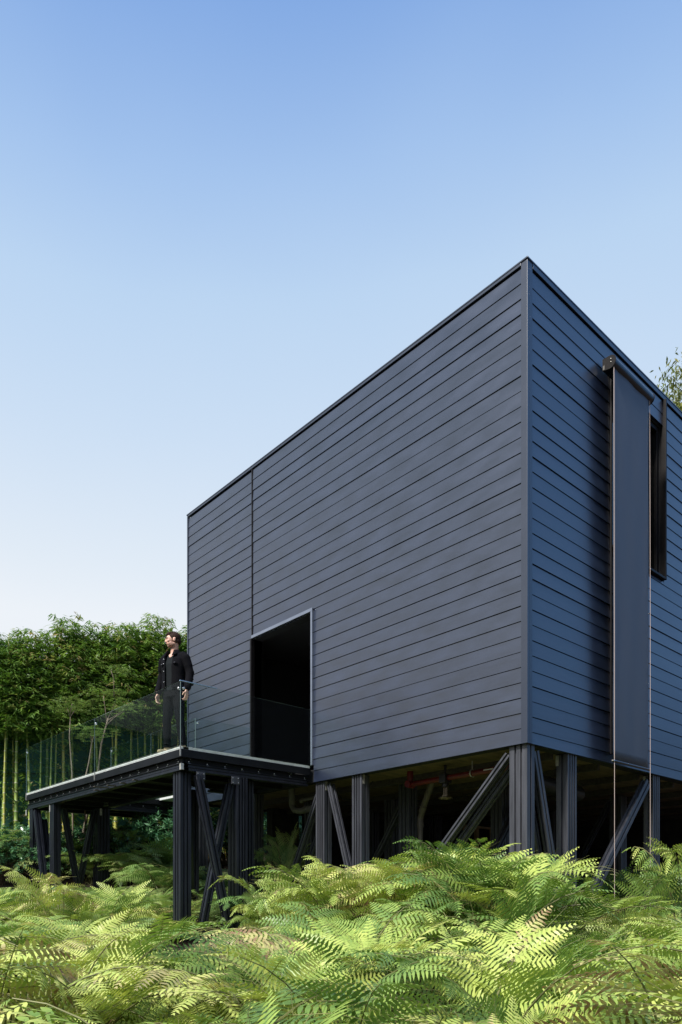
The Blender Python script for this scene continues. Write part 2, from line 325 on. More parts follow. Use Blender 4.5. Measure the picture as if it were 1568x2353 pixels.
# underside
b = MB(); b.box(TH+.01, W_-.21, TH+.01, L_-.21, 2.033, 2.10); hb(b, 'floor_underside', M['ply'])
for x in np.arange(.9, W_-.4, 1.25):
    b = MB(); b.box(x, x+.06, TH+.02, L_-.24, 1.93, 2.038); hb(b, 'joist', M['joist'])
# doorway: frame, reveal box, sliding panel inside
b = MB(); b.box(-.050, -.0195, DY0-.045, DY1+.0, DZ, DZ+.055); b.box(-.0192, .20, DY0, DY1, DZ+.002, DZ+.03)
fr = hb(b, 'door_frame', M['door_frame'], bevel=.002)
b = MB(); b.box(-.050, .20, DY0-.045, DY0, 2.28, DZ-.001); hb(b, 'door_jamb', M['door_frame'], bevel=.002)
b = MB(); b.box(-.050, .20, DY1, DY1+.04, 2.28, DZ-.001); hb(b, 'door_jamb', M['fin'], bevel=.002)  # darker than the other jamb: its dark reflection is put into the colour
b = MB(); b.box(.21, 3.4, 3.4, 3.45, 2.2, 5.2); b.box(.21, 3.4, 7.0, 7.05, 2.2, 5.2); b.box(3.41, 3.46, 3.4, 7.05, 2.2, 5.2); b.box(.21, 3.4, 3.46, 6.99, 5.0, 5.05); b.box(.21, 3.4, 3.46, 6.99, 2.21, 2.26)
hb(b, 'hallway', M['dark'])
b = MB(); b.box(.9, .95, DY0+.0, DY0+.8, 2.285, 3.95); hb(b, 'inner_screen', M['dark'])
# window on the right wall
b = MB(); b.box(PX0, PX0+.07, .05, .16, PZ0, PZ1); b.box(PX1-.07, PX1, .05, .16, PZ0, PZ1); b.box(PX0+.071, PX1-.071, .05, .16, PZ1-.07, PZ1); b.box(PX0+.071, PX1-.071, .05, .16, PZ0, PZ0+.07)
b.box(3.27, 3.32, .06, .15, PZ0+.071, PZ1-.071); b.box(2.8, 2.85, .06, .15, PZ0+.071, PZ1-.071); b.box(3.50, 3.53, .075, .14, PZ0+.071, PZ1-.071)
win = hb(b, 'window', M['fin'], bevel=.003)
b = MB(); b.box(PX0+.06, PX1-.06, .10, .106, PZ0+.06, PZ1-.06); b.v = [(v[0]-HX.x, v[1]-HX.y, v[2]-HX.z) for v in b.v]; b.build('pane', M['pane'], win)
b = MB(); b.box(PX0-.02, PX1+.06, .21, .6, PZ0-.02, PZ1+.02); hb(b, 'window_reveal', M['dark'])
b = MB(); b.box(PX1+.005, PX1+.040, -.065, .05, PZ0-.045, 8.03); hb(b, 'window_fin', M['fin'], bevel=.003)
b = MB(); b.box(PX0-.045, PX0-.01, -.035, .05, 2.12, 7.9); hb(b, 'window_fin', M['fin'], bevel=.003)
b = MB(); b.box(PX0-.009, PX1+.004, -.06, .05, PZ0-.045, PZ0-.01); hb(b, 'window_sill', M['fin'], bevel=.003)

def post(x, y, sx, sy, na, nb, top, root, off, m='post', plate=None):
    z0 = ground(x, y)-.35; b = MB(); b.prism(flutes(sx, sy, na, nb), (x, y, z0), (x, y, top), (1, 0, 0))
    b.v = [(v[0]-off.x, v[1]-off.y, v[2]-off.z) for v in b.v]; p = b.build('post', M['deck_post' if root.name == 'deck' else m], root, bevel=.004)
    if plate:
        q = MB(); px_, py_ = plate
        if py_ == 0: q.box(x+px_*(sx/2)-.004, x+px_*(sx/2)+.004, y+sy*.28, y+sy*.28+.045, top-.15, top-.005)
        else: q.box(x-sx*.32, x-sx*.32+.045, y+py_*(sy/2)-.004, y+py_*(sy/2)+.004, top-.15, top-.005)
        q.v = [(v[0]-off.x, v[1]-off.y, v[2]-off.z) for v in q.v]; q.build('bracket', M['bracket'], p)
    return p
def brace(p0, p1, root, off, w=.11, d=.085, a=(1, 0, 0), plates=True):
    b = MB(); b.prism(flutes(w, d, 1, 1, .028, .028), p0, p1, a); b.v = [(v[0]-off.x, v[1]-off.y, v[2]-off.z) for v in b.v]
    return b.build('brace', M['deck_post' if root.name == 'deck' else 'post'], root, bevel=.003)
T = ZB+.002
post(.12, .155, .17, .27, 2, 1, T, house, HX)
post(1.11, .11, .23, .18, 1, 3, T, house, HX, plate=(-1, 0))
post(3.64, .11, .23, .16, 1, 3, T, house, HX, plate=(-1, 0))
post(.12, 3.19, .18, .22, 3, 1, T, house, HX, plate=(0, -1))
post(.12, 4.10, .17, .22, 3, 1, T, house, HX, plate=(0, -1))
post(.14, 6.15, .22, .30, 3, 2, T, house, HX)
post(.14, 8.1, .22, .26, 3, 2, T, house, HX)
for x, y in ((1.32, 3.28), (2.3, 4.6), (2.6, 2.3), (4.3, 3.4), (1.6, 6.2), (3.5, 6.4), (5.4, 1.6), (6.6, 3.8), (6.8, .15), (5.4, 6.2), (2.4, 7.9), (8.6, 2.5)):
    post(x, y, .22, .24, 2, 2, T, house, HX)
brace((.10, .33, 1.90), (.10, 2.30, -.10), house, HX, a=(1, 0, 0))
brace((.26, .34, 1.80), (.26, 2.20, -.15), house, HX, a=(1, 0, 0))
brace((.27, .08, 1.93), (.98, .08, -.55), house, HX, a=(0, 1, 0), w=.09, d=.12)
brace((.27, .22, 1.60), (.98, .22, -.75), house, HX, a=(0, 1, 0))
brace((3.42, .10, 1.86), (1.62, .10, -.05), house, HX, a=(0, 1, 0), w=.1, d=.15)
brace((3.2, 2.2, 1.95), (1.2, 1.7, .2), house, HX, a=(0, 1, 0))
brace((.12, 3.92, 1.93), (.12, 3.30, 0.0), house, HX)
brace((.12, 4.22, 1.78), (.12, 5.2, -.05), house, HX)
brace((.32, 4.25, 1.5), (.32, 5.15, -.1), house, HX)
brace((1.5, 3.4, 1.9), (1.6, 4.9, 0), house, HX)
brace((5.3, 1.7, 1.9), (6.4, 3.6, -.2), house, HX)

# things under the house
def thing(name, label, cat, loc, group=None): return tag(empty(name, loc), label, cat, group)
def part(b, name, m, root, **k):
    o = root.location; b.v = [(v[0]-o.x, v[1]-o.y, v[2]-o.z) for v in b.v]; return b.build(name, m, root, **k)
rp_ = thing('fire_pipe', 'red fire sprinkler pipe hung under the raised floor with a brass valve', 'pipe', (.62, 1.5, 1.8))
b = MB(); b.tube([(.62, .35, 1.86), (.62, 1.80, 1.84)], .042, 14); b.tube([(.62, 1.92, 1.84), (.62, 2.55, 1.83)], .042, 14); b.tube([(.62, 2.58, 1.79), (.62, 2.58, 2.03)], .050, 14); b.tube([(.55, 2.58, 1.83), (.69, 2.58, 1.83)], .058, 14); part(b, 'pipe', M['red'], rp_, smooth=False)
b = MB(); b.box(.54, .70, 1.80, 1.92, 1.76, 1.90); b.tube([(.62, 1.86, 1.76), (.62, 1.86, 1.70)], .05, 12); b.tube([(.62, 1.86, 1.90), (.62, 1.86, 2.03)], .02, 8); v_ = part(b, 'valve_body', M['black_metal'], rp_, bevel=.008)
b = MB(); b.tube([(.62, 1.83, 1.70), (.62, 1.83, 1.58)], .007, 8); b.tube([(.62, 1.89, 1.70), (.62, 1.89, 1.58)], .007, 8); b.tube([(.62, 1.86, 1.70), (.62, 1.86, 1.52)], .010, 8); b.box(.605, .635, 1.815, 1.905, 1.57, 1.585); part(b, 'yoke', M['brass'], rp_)
b = MB()
ring = [(.62+.10*math.cos(2*math.pi*i/24), 1.86+.10*math.sin(2*math.pi*i/24), 1.54) for i in range(25)]; b.tube(ring, .011, 8, cap=False)
for i in range(4): b.tube([(.62, 1.86, 1.54), (.62+.1*math.cos(i*math.pi/2), 1.86+.1*math.sin(i*math.pi/2), 1.54)], .008, 6)
part(b, 'handwheel', M['brass'], rp_)
for y in (1.35, .6):
    b = MB(); rg = [(.62+.055*math.cos(2*math.pi*i/16), y, 1.848+.055*math.sin(2*math.pi*i/16)) for i in range(17)]; b.tube(rg, .009, 6, cap=False); b.tube([(.62, y, 1.9), (.62, y, 2.03)], .008, 6); part(b, 'pipe_clamp', M['bracket'], rp_)
b = MB(); b.box(.576, .5772, .95, 1.12, 1.85, 1.866); part(b, 'sticker', M['white_edge'], rp_)
gp = thing('drain_pipe', 'pale plastic drain pipe with an elbow beside the post under the deck end', 'pipe', (.35, 5, 1.7))
b = MB(); b.tube([(.32, 4.35, 1.80), (.32, 4.9, 1.79)], .030, 12); b.tube([(.32, 4.9, 1.79), (.32, 4.96, 1.77)], .042, 12); b.tube([(.32, 4.6, 1.62), (.32, 5.0, 1.60), (.32, 5.14, 1.63), (.32, 5.22, 1.72), (.32, 5.24, 2.03)], .058, 14); b.tube([(.32, 4.78, 1.615), (.32, 4.84, 1.612)], .068, 14); part(b, 'pipe', M['grey_pipe'], gp, smooth=False)
bp_ = thing('waste_pipe', 'brown vertical waste pipe bent under the floor beside the fire pipe', 'pipe', (1.25, 2.9, 0))
b = MB(); b.tube([(1.05, 2.42, 2.02), (1.10, 2.55, 1.9), (1.22, 2.86, 1.50), (1.25, 2.93, 1.36), (1.25, 2.93, -.6)], .052, 14); b.tube([(1.25, 2.93, 1.30), (1.25, 2.93, 1.22)], .060, 14); b.tube([(1.2, 2.81, 1.56), (1.225, 2.88, 1.47)], .060, 14); part(b, 'pipe', M['brown_pipe'], bp_)
dp = thing('air_duct', 'round black air duct hanging under the floor behind the corner post', 'duct', (1.5, .9, 1.7))
b = MB(); b.tube([(.9, .75, 1.76), (3.0, 1.05, 1.74)], .13, 20); part(b, 'duct', M['black_metal'], dp, smooth=False)
b = MB(); b.tube([(1.0, .76, 1.765), (1.04, .766, 1.765)], .136, 20); part(b, 'strap', M['bracket'], dp)
for i, (p, lab) in enumerate((([(2.2, 2.0, 1.95), (2.2, 2.9, 1.80), (2.3, 3.8, 1.84), (2.4, 4.6, 1.95)], 'thin black cable sagging under the floor behind the brass valve'), ([(.5, 3.3, 1.95), (.55, 3.7, 1.70), (.5, 4.0, 1.72), (.45, 4.3, 1.93)], 'looped black cable beside the pale drain pipe'))):
    b = MB(); b.tube(p, .010, 6); o = b.build('cable', M['wire']); tag(o, lab, 'cable')
sw = thing('stud_frame', 'bare timber stud frame standing in the dark under the house', 'frame', (4.4, 4.2, 0))
for i, (x, ww) in enumerate(((4.05, .05), (4.42, .07), (4.95, .05))):
    b = MB(); b.box(x, x+ww, 4.2, 4.28, -.2, 1.5); part(b, 'stud', M['stud'], sw)
b = MB(); b.box(4.0, 5.05, 4.205, 4.275, 1.505, 1.55); part(b, 'top_plate', M['stud'], sw)
rw = MB(); rw.box(3.4, W_-.2, L_-.6, L_-.4, -.8, 2.03)  # backdrop wall added to keep the space under the house dark
for (x0, x1, z1) in ((1.75, 2.5, 2.03), (2.75, 3.39, 2.03)): rw.box(x0, x1, L_-.6, L_-.4, -.8, z1)
rw.box(W_-.5, W_-.3, .5, L_-.61, -.8, 2.03)
tag(rw.build('dark_backdrop_wall', M['block']), 'added dark backdrop wall keeping the space under the house dark', 'wall')

# ------------------------------------------------------------------ deck
DX, DE, DZt = -2.5, 10.85, 2.27
deck = empty('deck', (-1.25, 7, ground(-1.25, 7))); tag(deck, 'raised black deck with glass balustrade and pale edge strip beside the house', 'deck')
dk = lambda b, name, m, parent=None, **k: (setattr(b, 'v', [(v[0]-deck.location.x, v[1]-deck.location.y, v[2]-deck.location.z) for v in b.v]), b.build(name, m, parent or deck, **k))[1]
VX, VY0, VY1, EX = -1.2, 6.05, 9.5, 1.2   # void in the middle
Y0 = DY0+.02
b = MB(); b.box(DX+.03, -.055, Y0+.03, VY0, DZt-.06, DZt-.012); b.box(DX+.03, VX, VY0+.001, VY1, DZt-.06, DZt-.012); b.box(DX+.03, EX, VY1+.001, DE-.03, DZt-.06, DZt-.012)
b.box(-.06, EX, L_+.03, VY1-.0, DZt-.06, DZt-.012); dk(b, 'deck_floor', M['white_edge'])
def rim(p0, p1, outw, trim0=0, trim1=0, bolts=True, strip=True):
    """p0->p1 outer line of the rim at the fascia face, outw the outward normal"""
    p0 = Vector(p0); p1 = Vector(p1); d = (p1-p0).normalized(); L = (p1-p0).length; o = Vector(outw)
    def slab(name, m, z0, z1, in0, in1, t0, t1, **k):
        q = MB(); a = p0+d*t0; c = p1-d*t1; cs = [a-o*in0, c-o*in0, c-o*in1, a-o*in1]
        vs = [(v.x, v.y, z0) for v in cs]+[(v.x, v.y, z1) for v in cs]; cr = (cs[1]-cs[0]).cross(cs[2]-cs[1])
        fs = [(0, 3, 2, 1), (4, 5, 6, 7), (0, 1, 5, 4), (1, 2, 6, 5), (2, 3, 7, 6), (3, 0, 4, 7)]
        if cr < 0: fs = [f[::-1] for f in fs]
        q.add(vs, fs); return dk(q, name, m, **k)
    if strip: slab('edge_strip', M['white_edge'], DZt-.040, DZt, .012, .14, trim0+.012, trim1+.012, bevel=.003)
    slab('fascia', M['fascia'], DZt-.155, DZt-.042, 0, .03, trim0, trim1)
    slab('channel', M['channel'], 2.035, DZt-.157, .06, .10, trim0+.06, trim1+.06)
    slab('channel_lip', M['fascia'], 2.020, 2.034, .028, .12, trim0+.028, trim1+.028)
    slab('beam', M['deck_post'], 1.975, 2.018, .045, .15, trim0+.045, trim1+.045, bevel=.003)
    slab('beam', M['deck_post'], 1.925, 1.965, .030, .15, trim0+.03, trim1+.03, bevel=.003)
    slab('beam_web', M['channel'], 1.964, 1.976, .07, .13, trim0+.07, trim1+.07)
    if bolts:
        nb_ = max(2, int(round(L/.31)))
        for i in range(nb_):
            c = p0+d*(.16+(L-.26)*i/(nb_-1)); e = c-o*.048; bo_ = obj('bolt', BOLT[0], deck); bo_.location = (e.x-dl.x, e.y-dl.y, 2.062-dl.z)
            if i % 2 == 0: e = c-o*.048+d*.03; bo_ = obj('bolt', BOLT[1], deck); bo_.location = (e.x-dl.x, e.y-dl.y, 2.10-dl.z)
dl = deck.location
q = MB(); q.ball((0, 0, 0), .0095, 8, 5); q.box(-.018, .018, -.018, .018, -.0275, -.0235); m1_ = q.mesh('bolt'); q = MB(); q.ball((0, 0, 0), .0055, 8, 5); m2_ = q.mesh('bolt'); BOLT = (m1_, m2_)
for q in BOLT: q.materials.append(M['steel'])
rim((DX, Y0), (DX, DE), (-1, 0)); rim((DX, Y0), (-.024, Y0), (0, -1), trim0=.031, trim1=.0)
rim((DX, DE), (EX, DE), (0, 1), trim0=.031, bolts=False)
rim((VX, VY1), (EX, VY1), (0, -1)); rim((VX, VY0), (VX, VY1), (1, 0), trim0=.15, trim1=.15, bolts=False); rim((VX+.2, VY0), (-.05, VY0), (0, 1), bolts=False)
b = MB()
b.box(DX+.16, -.05, Y0+.16, VY0-.16, 2.03, 2.05); b.box(DX+.16, VX-.16, VY0-.159, VY1+.159, 2.03, 2.05); b.box(DX+.16, EX, VY1+.16, DE-.16, 2.03, 2.05)
dk(b, 'soffit', M['soffit'])
for y in np.arange(Y0+.7, DE-.5, .75):
    x1 = -.1 if y < VY0-.2 else (VX-.17 if y < VY1+.1 else EX-.1)
    b = MB(); b.box(DX+.17, x1, y, y+.05, 1.95, 2.029); dk(b, 'joist', M['soffit'])
for i, (px_, t_) in enumerate(((232, 13.1), (232, 12.7), (262, 12.55), (292, 12.3), (322, 12.0))):
    X_, Y_ = at(px_, t_); b = MB(); b.box(X_-.12, X_+.12, Y_-.035, Y_+.035, 1.935, 1.948); dk(b, 'bracket', M['joist'])
dl = deck.location
TP = 1.925
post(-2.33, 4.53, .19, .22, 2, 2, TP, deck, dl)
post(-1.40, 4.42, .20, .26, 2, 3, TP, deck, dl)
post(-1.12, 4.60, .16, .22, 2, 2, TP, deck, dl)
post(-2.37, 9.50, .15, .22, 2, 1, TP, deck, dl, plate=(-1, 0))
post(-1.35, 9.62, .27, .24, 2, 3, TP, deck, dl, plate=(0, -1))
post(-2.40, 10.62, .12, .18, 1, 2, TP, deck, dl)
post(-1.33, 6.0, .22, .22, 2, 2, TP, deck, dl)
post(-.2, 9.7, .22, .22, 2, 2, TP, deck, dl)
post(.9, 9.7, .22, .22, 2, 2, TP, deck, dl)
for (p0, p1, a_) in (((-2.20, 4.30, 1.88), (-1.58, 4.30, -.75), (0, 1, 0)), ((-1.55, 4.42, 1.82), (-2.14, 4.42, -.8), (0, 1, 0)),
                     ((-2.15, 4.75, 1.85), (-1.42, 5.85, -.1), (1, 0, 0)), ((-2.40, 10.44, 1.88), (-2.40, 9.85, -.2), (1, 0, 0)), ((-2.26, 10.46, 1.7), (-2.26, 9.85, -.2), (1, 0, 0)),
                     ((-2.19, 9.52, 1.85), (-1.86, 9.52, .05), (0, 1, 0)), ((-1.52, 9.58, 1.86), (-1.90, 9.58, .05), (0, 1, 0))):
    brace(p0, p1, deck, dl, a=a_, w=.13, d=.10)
for (x, y) in ((-2.17, 4.274), (-1.55, 4.274)):
    b = MB(); b.box(x-.075, x+.075, y-.018, y-.010, 1.80, 1.922); g_ = dk(b, 'gusset', M['post'], bevel=.002)
    for ddx in (-.05, .05):
        for ddz in (1.825, 1.895): bo_ = obj('bolt', BOLT[1], g_); bo_.location = (x+ddx-dl.x, y-.020-dl.y, ddz-dl.z); bo_.scale = (1.6,)*3
b = MB(); b.box(-2.49, -2.44, Y0+.02, Y0+.028, 1.93, 2.02); b.box(-2.478, -2.47, Y0+.03, Y0+.08, 1.93, 2.02); dk(b, 'bracket', M['bracket'])
b = MB(); b.box(DX+.0, DX+.008, DE-.08, DE-.02, 1.80, 1.92); dk(b, 'bracket', M['bracket'])
# glass balustrade: separate panels, each with its stand-off buttons
GT = 3.22
def gpanel(p0, p1, z0, z1, knobs=(), cap=None, off=(0, 0)):
    q = MB(); (x0, y0), (x1, y1) = p0, p1; th = .004
    if abs(x1-x0) < 1e-6: q.box(x0-th, x0+th, min(y0, y1), max(y0, y1), z0, z1); big = (3, 5)
    else: q.box(min(x0, x1), max(x0, x1), y0-th, y0+th, z0, z1); big = (2, 4)
    q.mi = [0 if i in big else 1 for i in range(6)]
    o = dk(q, 'glass_panel', [M['glass'], M['glass_edge']])
    for (kx, ky, kz) in knobs:
        k_ = MB(); ax = (1, 0) if abs(x1-x0) < 1e-6 else (0, 1)
        k_.tube([(kx-ax[0]*.018, ky-ax[1]*.018, kz), (kx-ax[0]*.012, ky-ax[1]*.012, kz), (kx+ax[0]*.012, ky+ax[1]*.012, kz), (kx+ax[0]*.018, ky+ax[1]*.018, kz)], [.012, .020, .020, .012], 14)
        k_.v = [(v[0]-dl.x, v[1]-dl.y, v[2]-dl.z) for v in k_.v]; k_.build('button', M['steel'], o, smooth=False)
    return o
GX = DX-.012; GY = Y0-.012
for y0, y1 in ((GY, 7.27), (7.28, 10.74)):
    gpanel((GX, y0+(.010 if y0 == GY else 0)), (GX, y1), DZt+.002, GT, [(GX, y1-.05, GT-.1)] + ([(GX, GY+.05, GT-.1)] if y0 == GY else []))
gpanel((GX, GY), (-.03, GY), DZt+.002, GT, [(GX+.05, GY, GT-.1)])
for (cx_, cy_) in ((GX, 7.275), (GX, GY+.004), (GX, 10.745)):
    b = MB(); b.box(cx_-.010, cx_+.008, cy_-.005, cy_+.005, DZt-.15, DZt+.001); dk(b, 'glass_clamp', M['bracket'])
b = MB(); b.box(GX-.012, GX+.62, GY-.012, GY+.012, GT+.001, GT+.012); dk(b, 'glass_cap_sky_gloss', M['glass_cap_sky_gloss'])
gpanel((VX, VY0), (-.03, VY0), DZt, GT, [(VX+.05, VY0, GT-.08)]); gpanel((VX, VY0+.012), (VX, 7.7), DZt, GT); gpanel((VX, 7.71), (VX, VY1), DZt, GT, [(VX, VY1-.05, GT-.08)])
gpanel((VX+.02, VY1), (EX, VY1), DZt, GT); gpanel((DX+.02, DE-.03), (EX, DE-.03), DZt-.05, GT)

# ------------------------------------------------------------------ roller blind
bl = thing('roller_blind', 'long grey mesh outdoor blind pulled down over the window with two cords', 'blind', (2.3, -.2, 7.5))
cx0, cx1, by, bz = 1.80, 2.97, -.15, 7.60
def halfround(x0, x1, yc, zc, r, name, m):
    q = MB(); poly = [(.11, r), (.11, -r*.8)]+[(r*math.cos(a)*-1, -r*math.sin(a)*1) for a in np.linspace(math.pi/2, -math.pi/2, 15)]
    vs = [(x0, yc+p[0], zc+p[1]) for p in poly]+[(x1, yc+p[0], zc+p[1]) for p in poly]; n_ = len(poly)
    q.add(vs, [(i, (i+1) % n_, n_+(i+1) % n_, n_+i) for i in range(n_)]+[tuple(range(n_-1, -1, -1)), tuple(range(n_, 2*n_))]); return part(q, name, m, bl)
halfround(cx0, cx1, by-.01, bz, .086, 'housing', M['blind_case'])
e1 = halfround(cx0-.008, cx0-.001, by-.01, bz, .092, 'end_cap', M['fin']); halfround(cx1+.001, cx1+.008, by-.01, bz, .092, 'end_cap', M['fin'])
b = MB(); b.box(cx0-.014, cx0-.009, by+.065, by+.09, bz-.07, bz-.01); part(b, 'bracket', M['grey_pipe'], bl)
for dz in (.035, -.01): b = MB(); b.ball((cx0-.010, by-.03, bz+dz), .009, 8, 5); part(b, 'screw', M['bracket'], bl)
fy = -.20
q = MB(); nx_, nz_ = 14, 40; x0, x1, z0, z1 = cx0+.02, cx1-.085, 1.985, bz-.02
vv = [(x0+(x1-x0)*i/nx_, fy+.004*math.sin(i*.9+j*.15)*math.sin(j*.35), z0+(z1-z0)*j/nz_) for j in range(nz_+1) for i in range(nx_+1)]
q.add(vv, [(j*(nx_+1)+i, j*(nx_+1)+i+1, (j+1)*(nx_+1)+i+1, (j+1)*(nx_+1)+i) for j in range(nz_) for i in range(nx_)]); fb = part(q, 'fabric', M['blind'], bl, smooth=True)
so_ = fb.modifiers.new('thick', 'SOLIDIFY'); so_.thickness = .0015
q = MB(); q.tube([(x0-.02, fy, 1.965), (x1+.03, fy, 1.965)], .019, 16); part(q, 'bottom_bar', M['blind_case'], bl)
q = MB(); q.tube([(x0-.005, fy-.012, bz-.08), (x0-.012, fy-.02, 4.5), (x0-.005, fy-.02, 1.97), (x0-.004, fy-.02, -.35)], .0036, 6); part(q, 'cord', M['cord'], bl)
q = MB(); q.tube([(x1+.012, fy-.012, bz-.08), (x1+.012, fy-.02, 4.5), (x1+.012, fy-.02, 1.97), (x1+.012, fy-.02, -.45)], .0036, 6); part(q, 'cord', M['cord'], bl)
q = MB(); q.tube([(x0-.02, fy-.03, 1.965), (x0-.02, fy+.01, 1.965)], .012, 10); part(q, 'cord_ring', M['steel'], bl)

# ------------------------------------------------------------------ garden wall and bamboo
def wt(px): return 17.6+(px+100)*.0035
wpts = [(px, wt(px)+.75) for px in (-900, -400, 0, 300, 650, 1100)]
b = MB(); P2 = [at(px, t_) for px, t_ in wpts]
for (x0, y0), (x1, y1) in zip(P2[:-1], P2[1:]):
    d = Vector((x1-x0, y1-y0)).normalized(); nrm = Vector((-d.y, d.x))*.2
    cs = [(x0, y0), (x1, y1), (x1+nrm.x, y1+nrm.y), (x0+nrm.x, y0+nrm.y)]
    b.add([(c[0], c[1], -.5) for c in cs]+[(c[0], c[1], 5.3) for c in cs], [(0, 3, 2, 1), (4, 5, 6, 7), (0, 1, 5, 4), (1, 2, 6, 5), (2, 3, 7, 6), (3, 0, 4, 7)])
tag(b.build('garden_wall', M['green_wall']), 'tall dark green rendered wall standing behind the row of bamboo', 'wall')
b = MB(); b.tube([(*at(-150, wt(-150)+.68), 3.15), (*at(60, wt(60)+.68), 3.22), (*at(250, wt(250)+.68), 3.4), (*at(420, wt(420)+.68), 4.3), (*at(560, wt(560)+.68), 4.7)], .022, 6)
tag(b.build('cable', M['wire']), 'thick black cable slung along the green wall behind the bamboo', 'cable')

def quads(name, V, ages, m):
    """V (n,4,3) leaf quads; ages (n,)"""
    V = np.asarray(V, dtype=np.float32); n_ = len(V); me = bpy.data.meshes.new(name); me.vertices.add(n_*4); me.loops.add(n_*4); me.polygons.add(n_)
    me.vertices.foreach_set('co', V.reshape(-1)); me.loops.foreach_set('vertex_index', np.arange(n_*4, dtype=np.int32)); me.polygons.foreach_set('loop_start', np.arange(0, n_*4, 4, dtype=np.int32))
    try: me.polygons.foreach_set('loop_total', np.full(n_, 4, dtype=np.int32))
    except Exception: pass
    me.update(calc_edges=True); a = me.attributes.new('age', 'FLOAT', 'POINT'); a.data.foreach_set('value', np.repeat(np.asarray(ages, dtype=np.float32), 4)); me.materials.append(m); return me
def unit(a): return a/np.maximum(np.linalg.norm(a, axis=-1, keepdims=True), 1e-9)
def leaves(P, D, L, Wd, rs, fold=.0, nrm=None):
    """lance shaped leaf quads at P along D"""
    n_ = len(P); D = unit(D); rnd = rs.normal(size=(n_, 3)) if nrm is None else nrm+rs.normal(size=(n_, 3))*.35
    Sd = unit(np.cross(D, rnd)); L = np.asarray(L).reshape(-1, 1); Wd = np.asarray(Wd).reshape(-1, 1)
    dn = np.array([0, 0, -1.])*L*.12
    return np.stack([P, P+D*L*.42+Sd*Wd*.5, P+D*L+dn, P+D*L*.42-Sd*Wd*.5], axis=1)

def culm_mesh(h, r, seed):
    rnd = random.Random(seed); b = MB(); ring = []; z_ = 0; pts = []; rr = []; lean = (rnd.uniform(-.012, .012), rnd.uniform(-.012, .012)); age = []
    while z_ < h:
        f = 1-z_/h*.75; seg = .26+.05*rnd.random()
        for dz, k_, a_ in ((0, 1.0, 0), (seg-.03, .98, 0), (seg-.02, 1.0, 1), (seg-.008, 1.16, 1), (seg, 1.0, 1)):
            zz = z_+dz; pts.append((lean[0]*zz*zz*.5, lean[1]*zz*zz*.5, zz)); rr.append(r*f*k_); age.append(a_)
        z_ += seg+.004
    b.tube(pts, rr, 10); me = b.mesh('culm'); me.polygons.foreach_set('use_smooth', [True]*len(me.polygons))
    a = me.attributes.new('age', 'FLOAT', 'POINT'); a.data.foreach_set('value', np.repeat(np.array(age, dtype=np.float32), 10)); me.materials.append(M['culm']); return me
def bamboo_leaf_mesh(seed, h=6.3, n_cl=900):
    rs = np.random.default_rng(seed); Pl = []; Dl = []; Ll = []; Al = []
    for i in range(n_cl):
        u_ = rs.random(); z_ = h*(.60+.40*u_**.95) if rs.random() < .90 else h*(.04+.50*rs.random())
        if rs.random() < .035: z_ = h*(1+.05*rs.random())
        rad = (.74 if z_ > h*.60 else .26)*(1-.45*min(1, max(0, z_/h-.88)/.15)); an = rs.random()*2*math.pi; rr = rad*math.sqrt(rs.random())
        c = np.array([rr*math.cos(an), rr*math.sin(an), z_]); tw = unit(np.array([math.cos(an)+rs.normal()*.5, math.sin(an)+rs.normal()*.5, rs.normal()*.35+.05])); k_ = rs.integers(6, 11); ag = np.clip(.42+rs.normal()*.15+.22*(z_/h-.6), 0, .9)
        if rs.random() < .05: ag = .95
        for j in range(k_):
            fan = (j-(k_-1)/2)*.42; side = unit(np.cross(tw, [0, 0, 1.])); d = tw*math.cos(fan)+side*math.sin(fan)+np.array([0, 0, -.25-rs.random()*.45]); Pl.append(c-tw*.02*j+rs.normal(size=3)*.03); Dl.append(d); Ll.append(.11+.08*rs.random()); Al.append(np.clip(ag+rs.normal()*.08, 0, 1))
    Pl = np.array(Pl); Dl = np.array(Dl); Ll = np.array(Ll); return quads('foliage', leaves(Pl, Dl, Ll, Ll*.19, rs, nrm=np.array([0, 0, 1.])), Al, M['leaf_bamboo'])
BL = [bamboo_leaf_mesh(100+i) for i in range(6)]; BC = [culm_mesh(6.0, .050, 200+i) for i in range(5)]
rb = random.Random(5)
bpx = [(-95, 0), (-60, .1), (-28, 0), (7, -.25), (37, -.2), (70, -.05), (108, .1), (148, 0), (166, .1), (205, .2), (228, .1), (266, 0), (300, .15), (335, .05), (356, .2), (378, 0), (404, .15), (424, .05), (450, .2), (480, .05), (515, .15), (552, 0), (590, .1)]
topy = lambda px: np.interp(px, [-100, 0, 45, 100, 150, 220, 280, 320, 400, 430, 600], [1490, 1478, 1470, 1490, 1462, 1462, 1425, 1455, 1455, 1440, 1450])
names = {7: 'bamboo with an orange culm, leftmost in the photograph', 37: 'bamboo with an orange culm, second from the left of the photograph', 70: 'bamboo with a thick green culm, third from the left of the photograph', 148: 'bamboo with a leafy culm seen through the left end of the deck glass'}
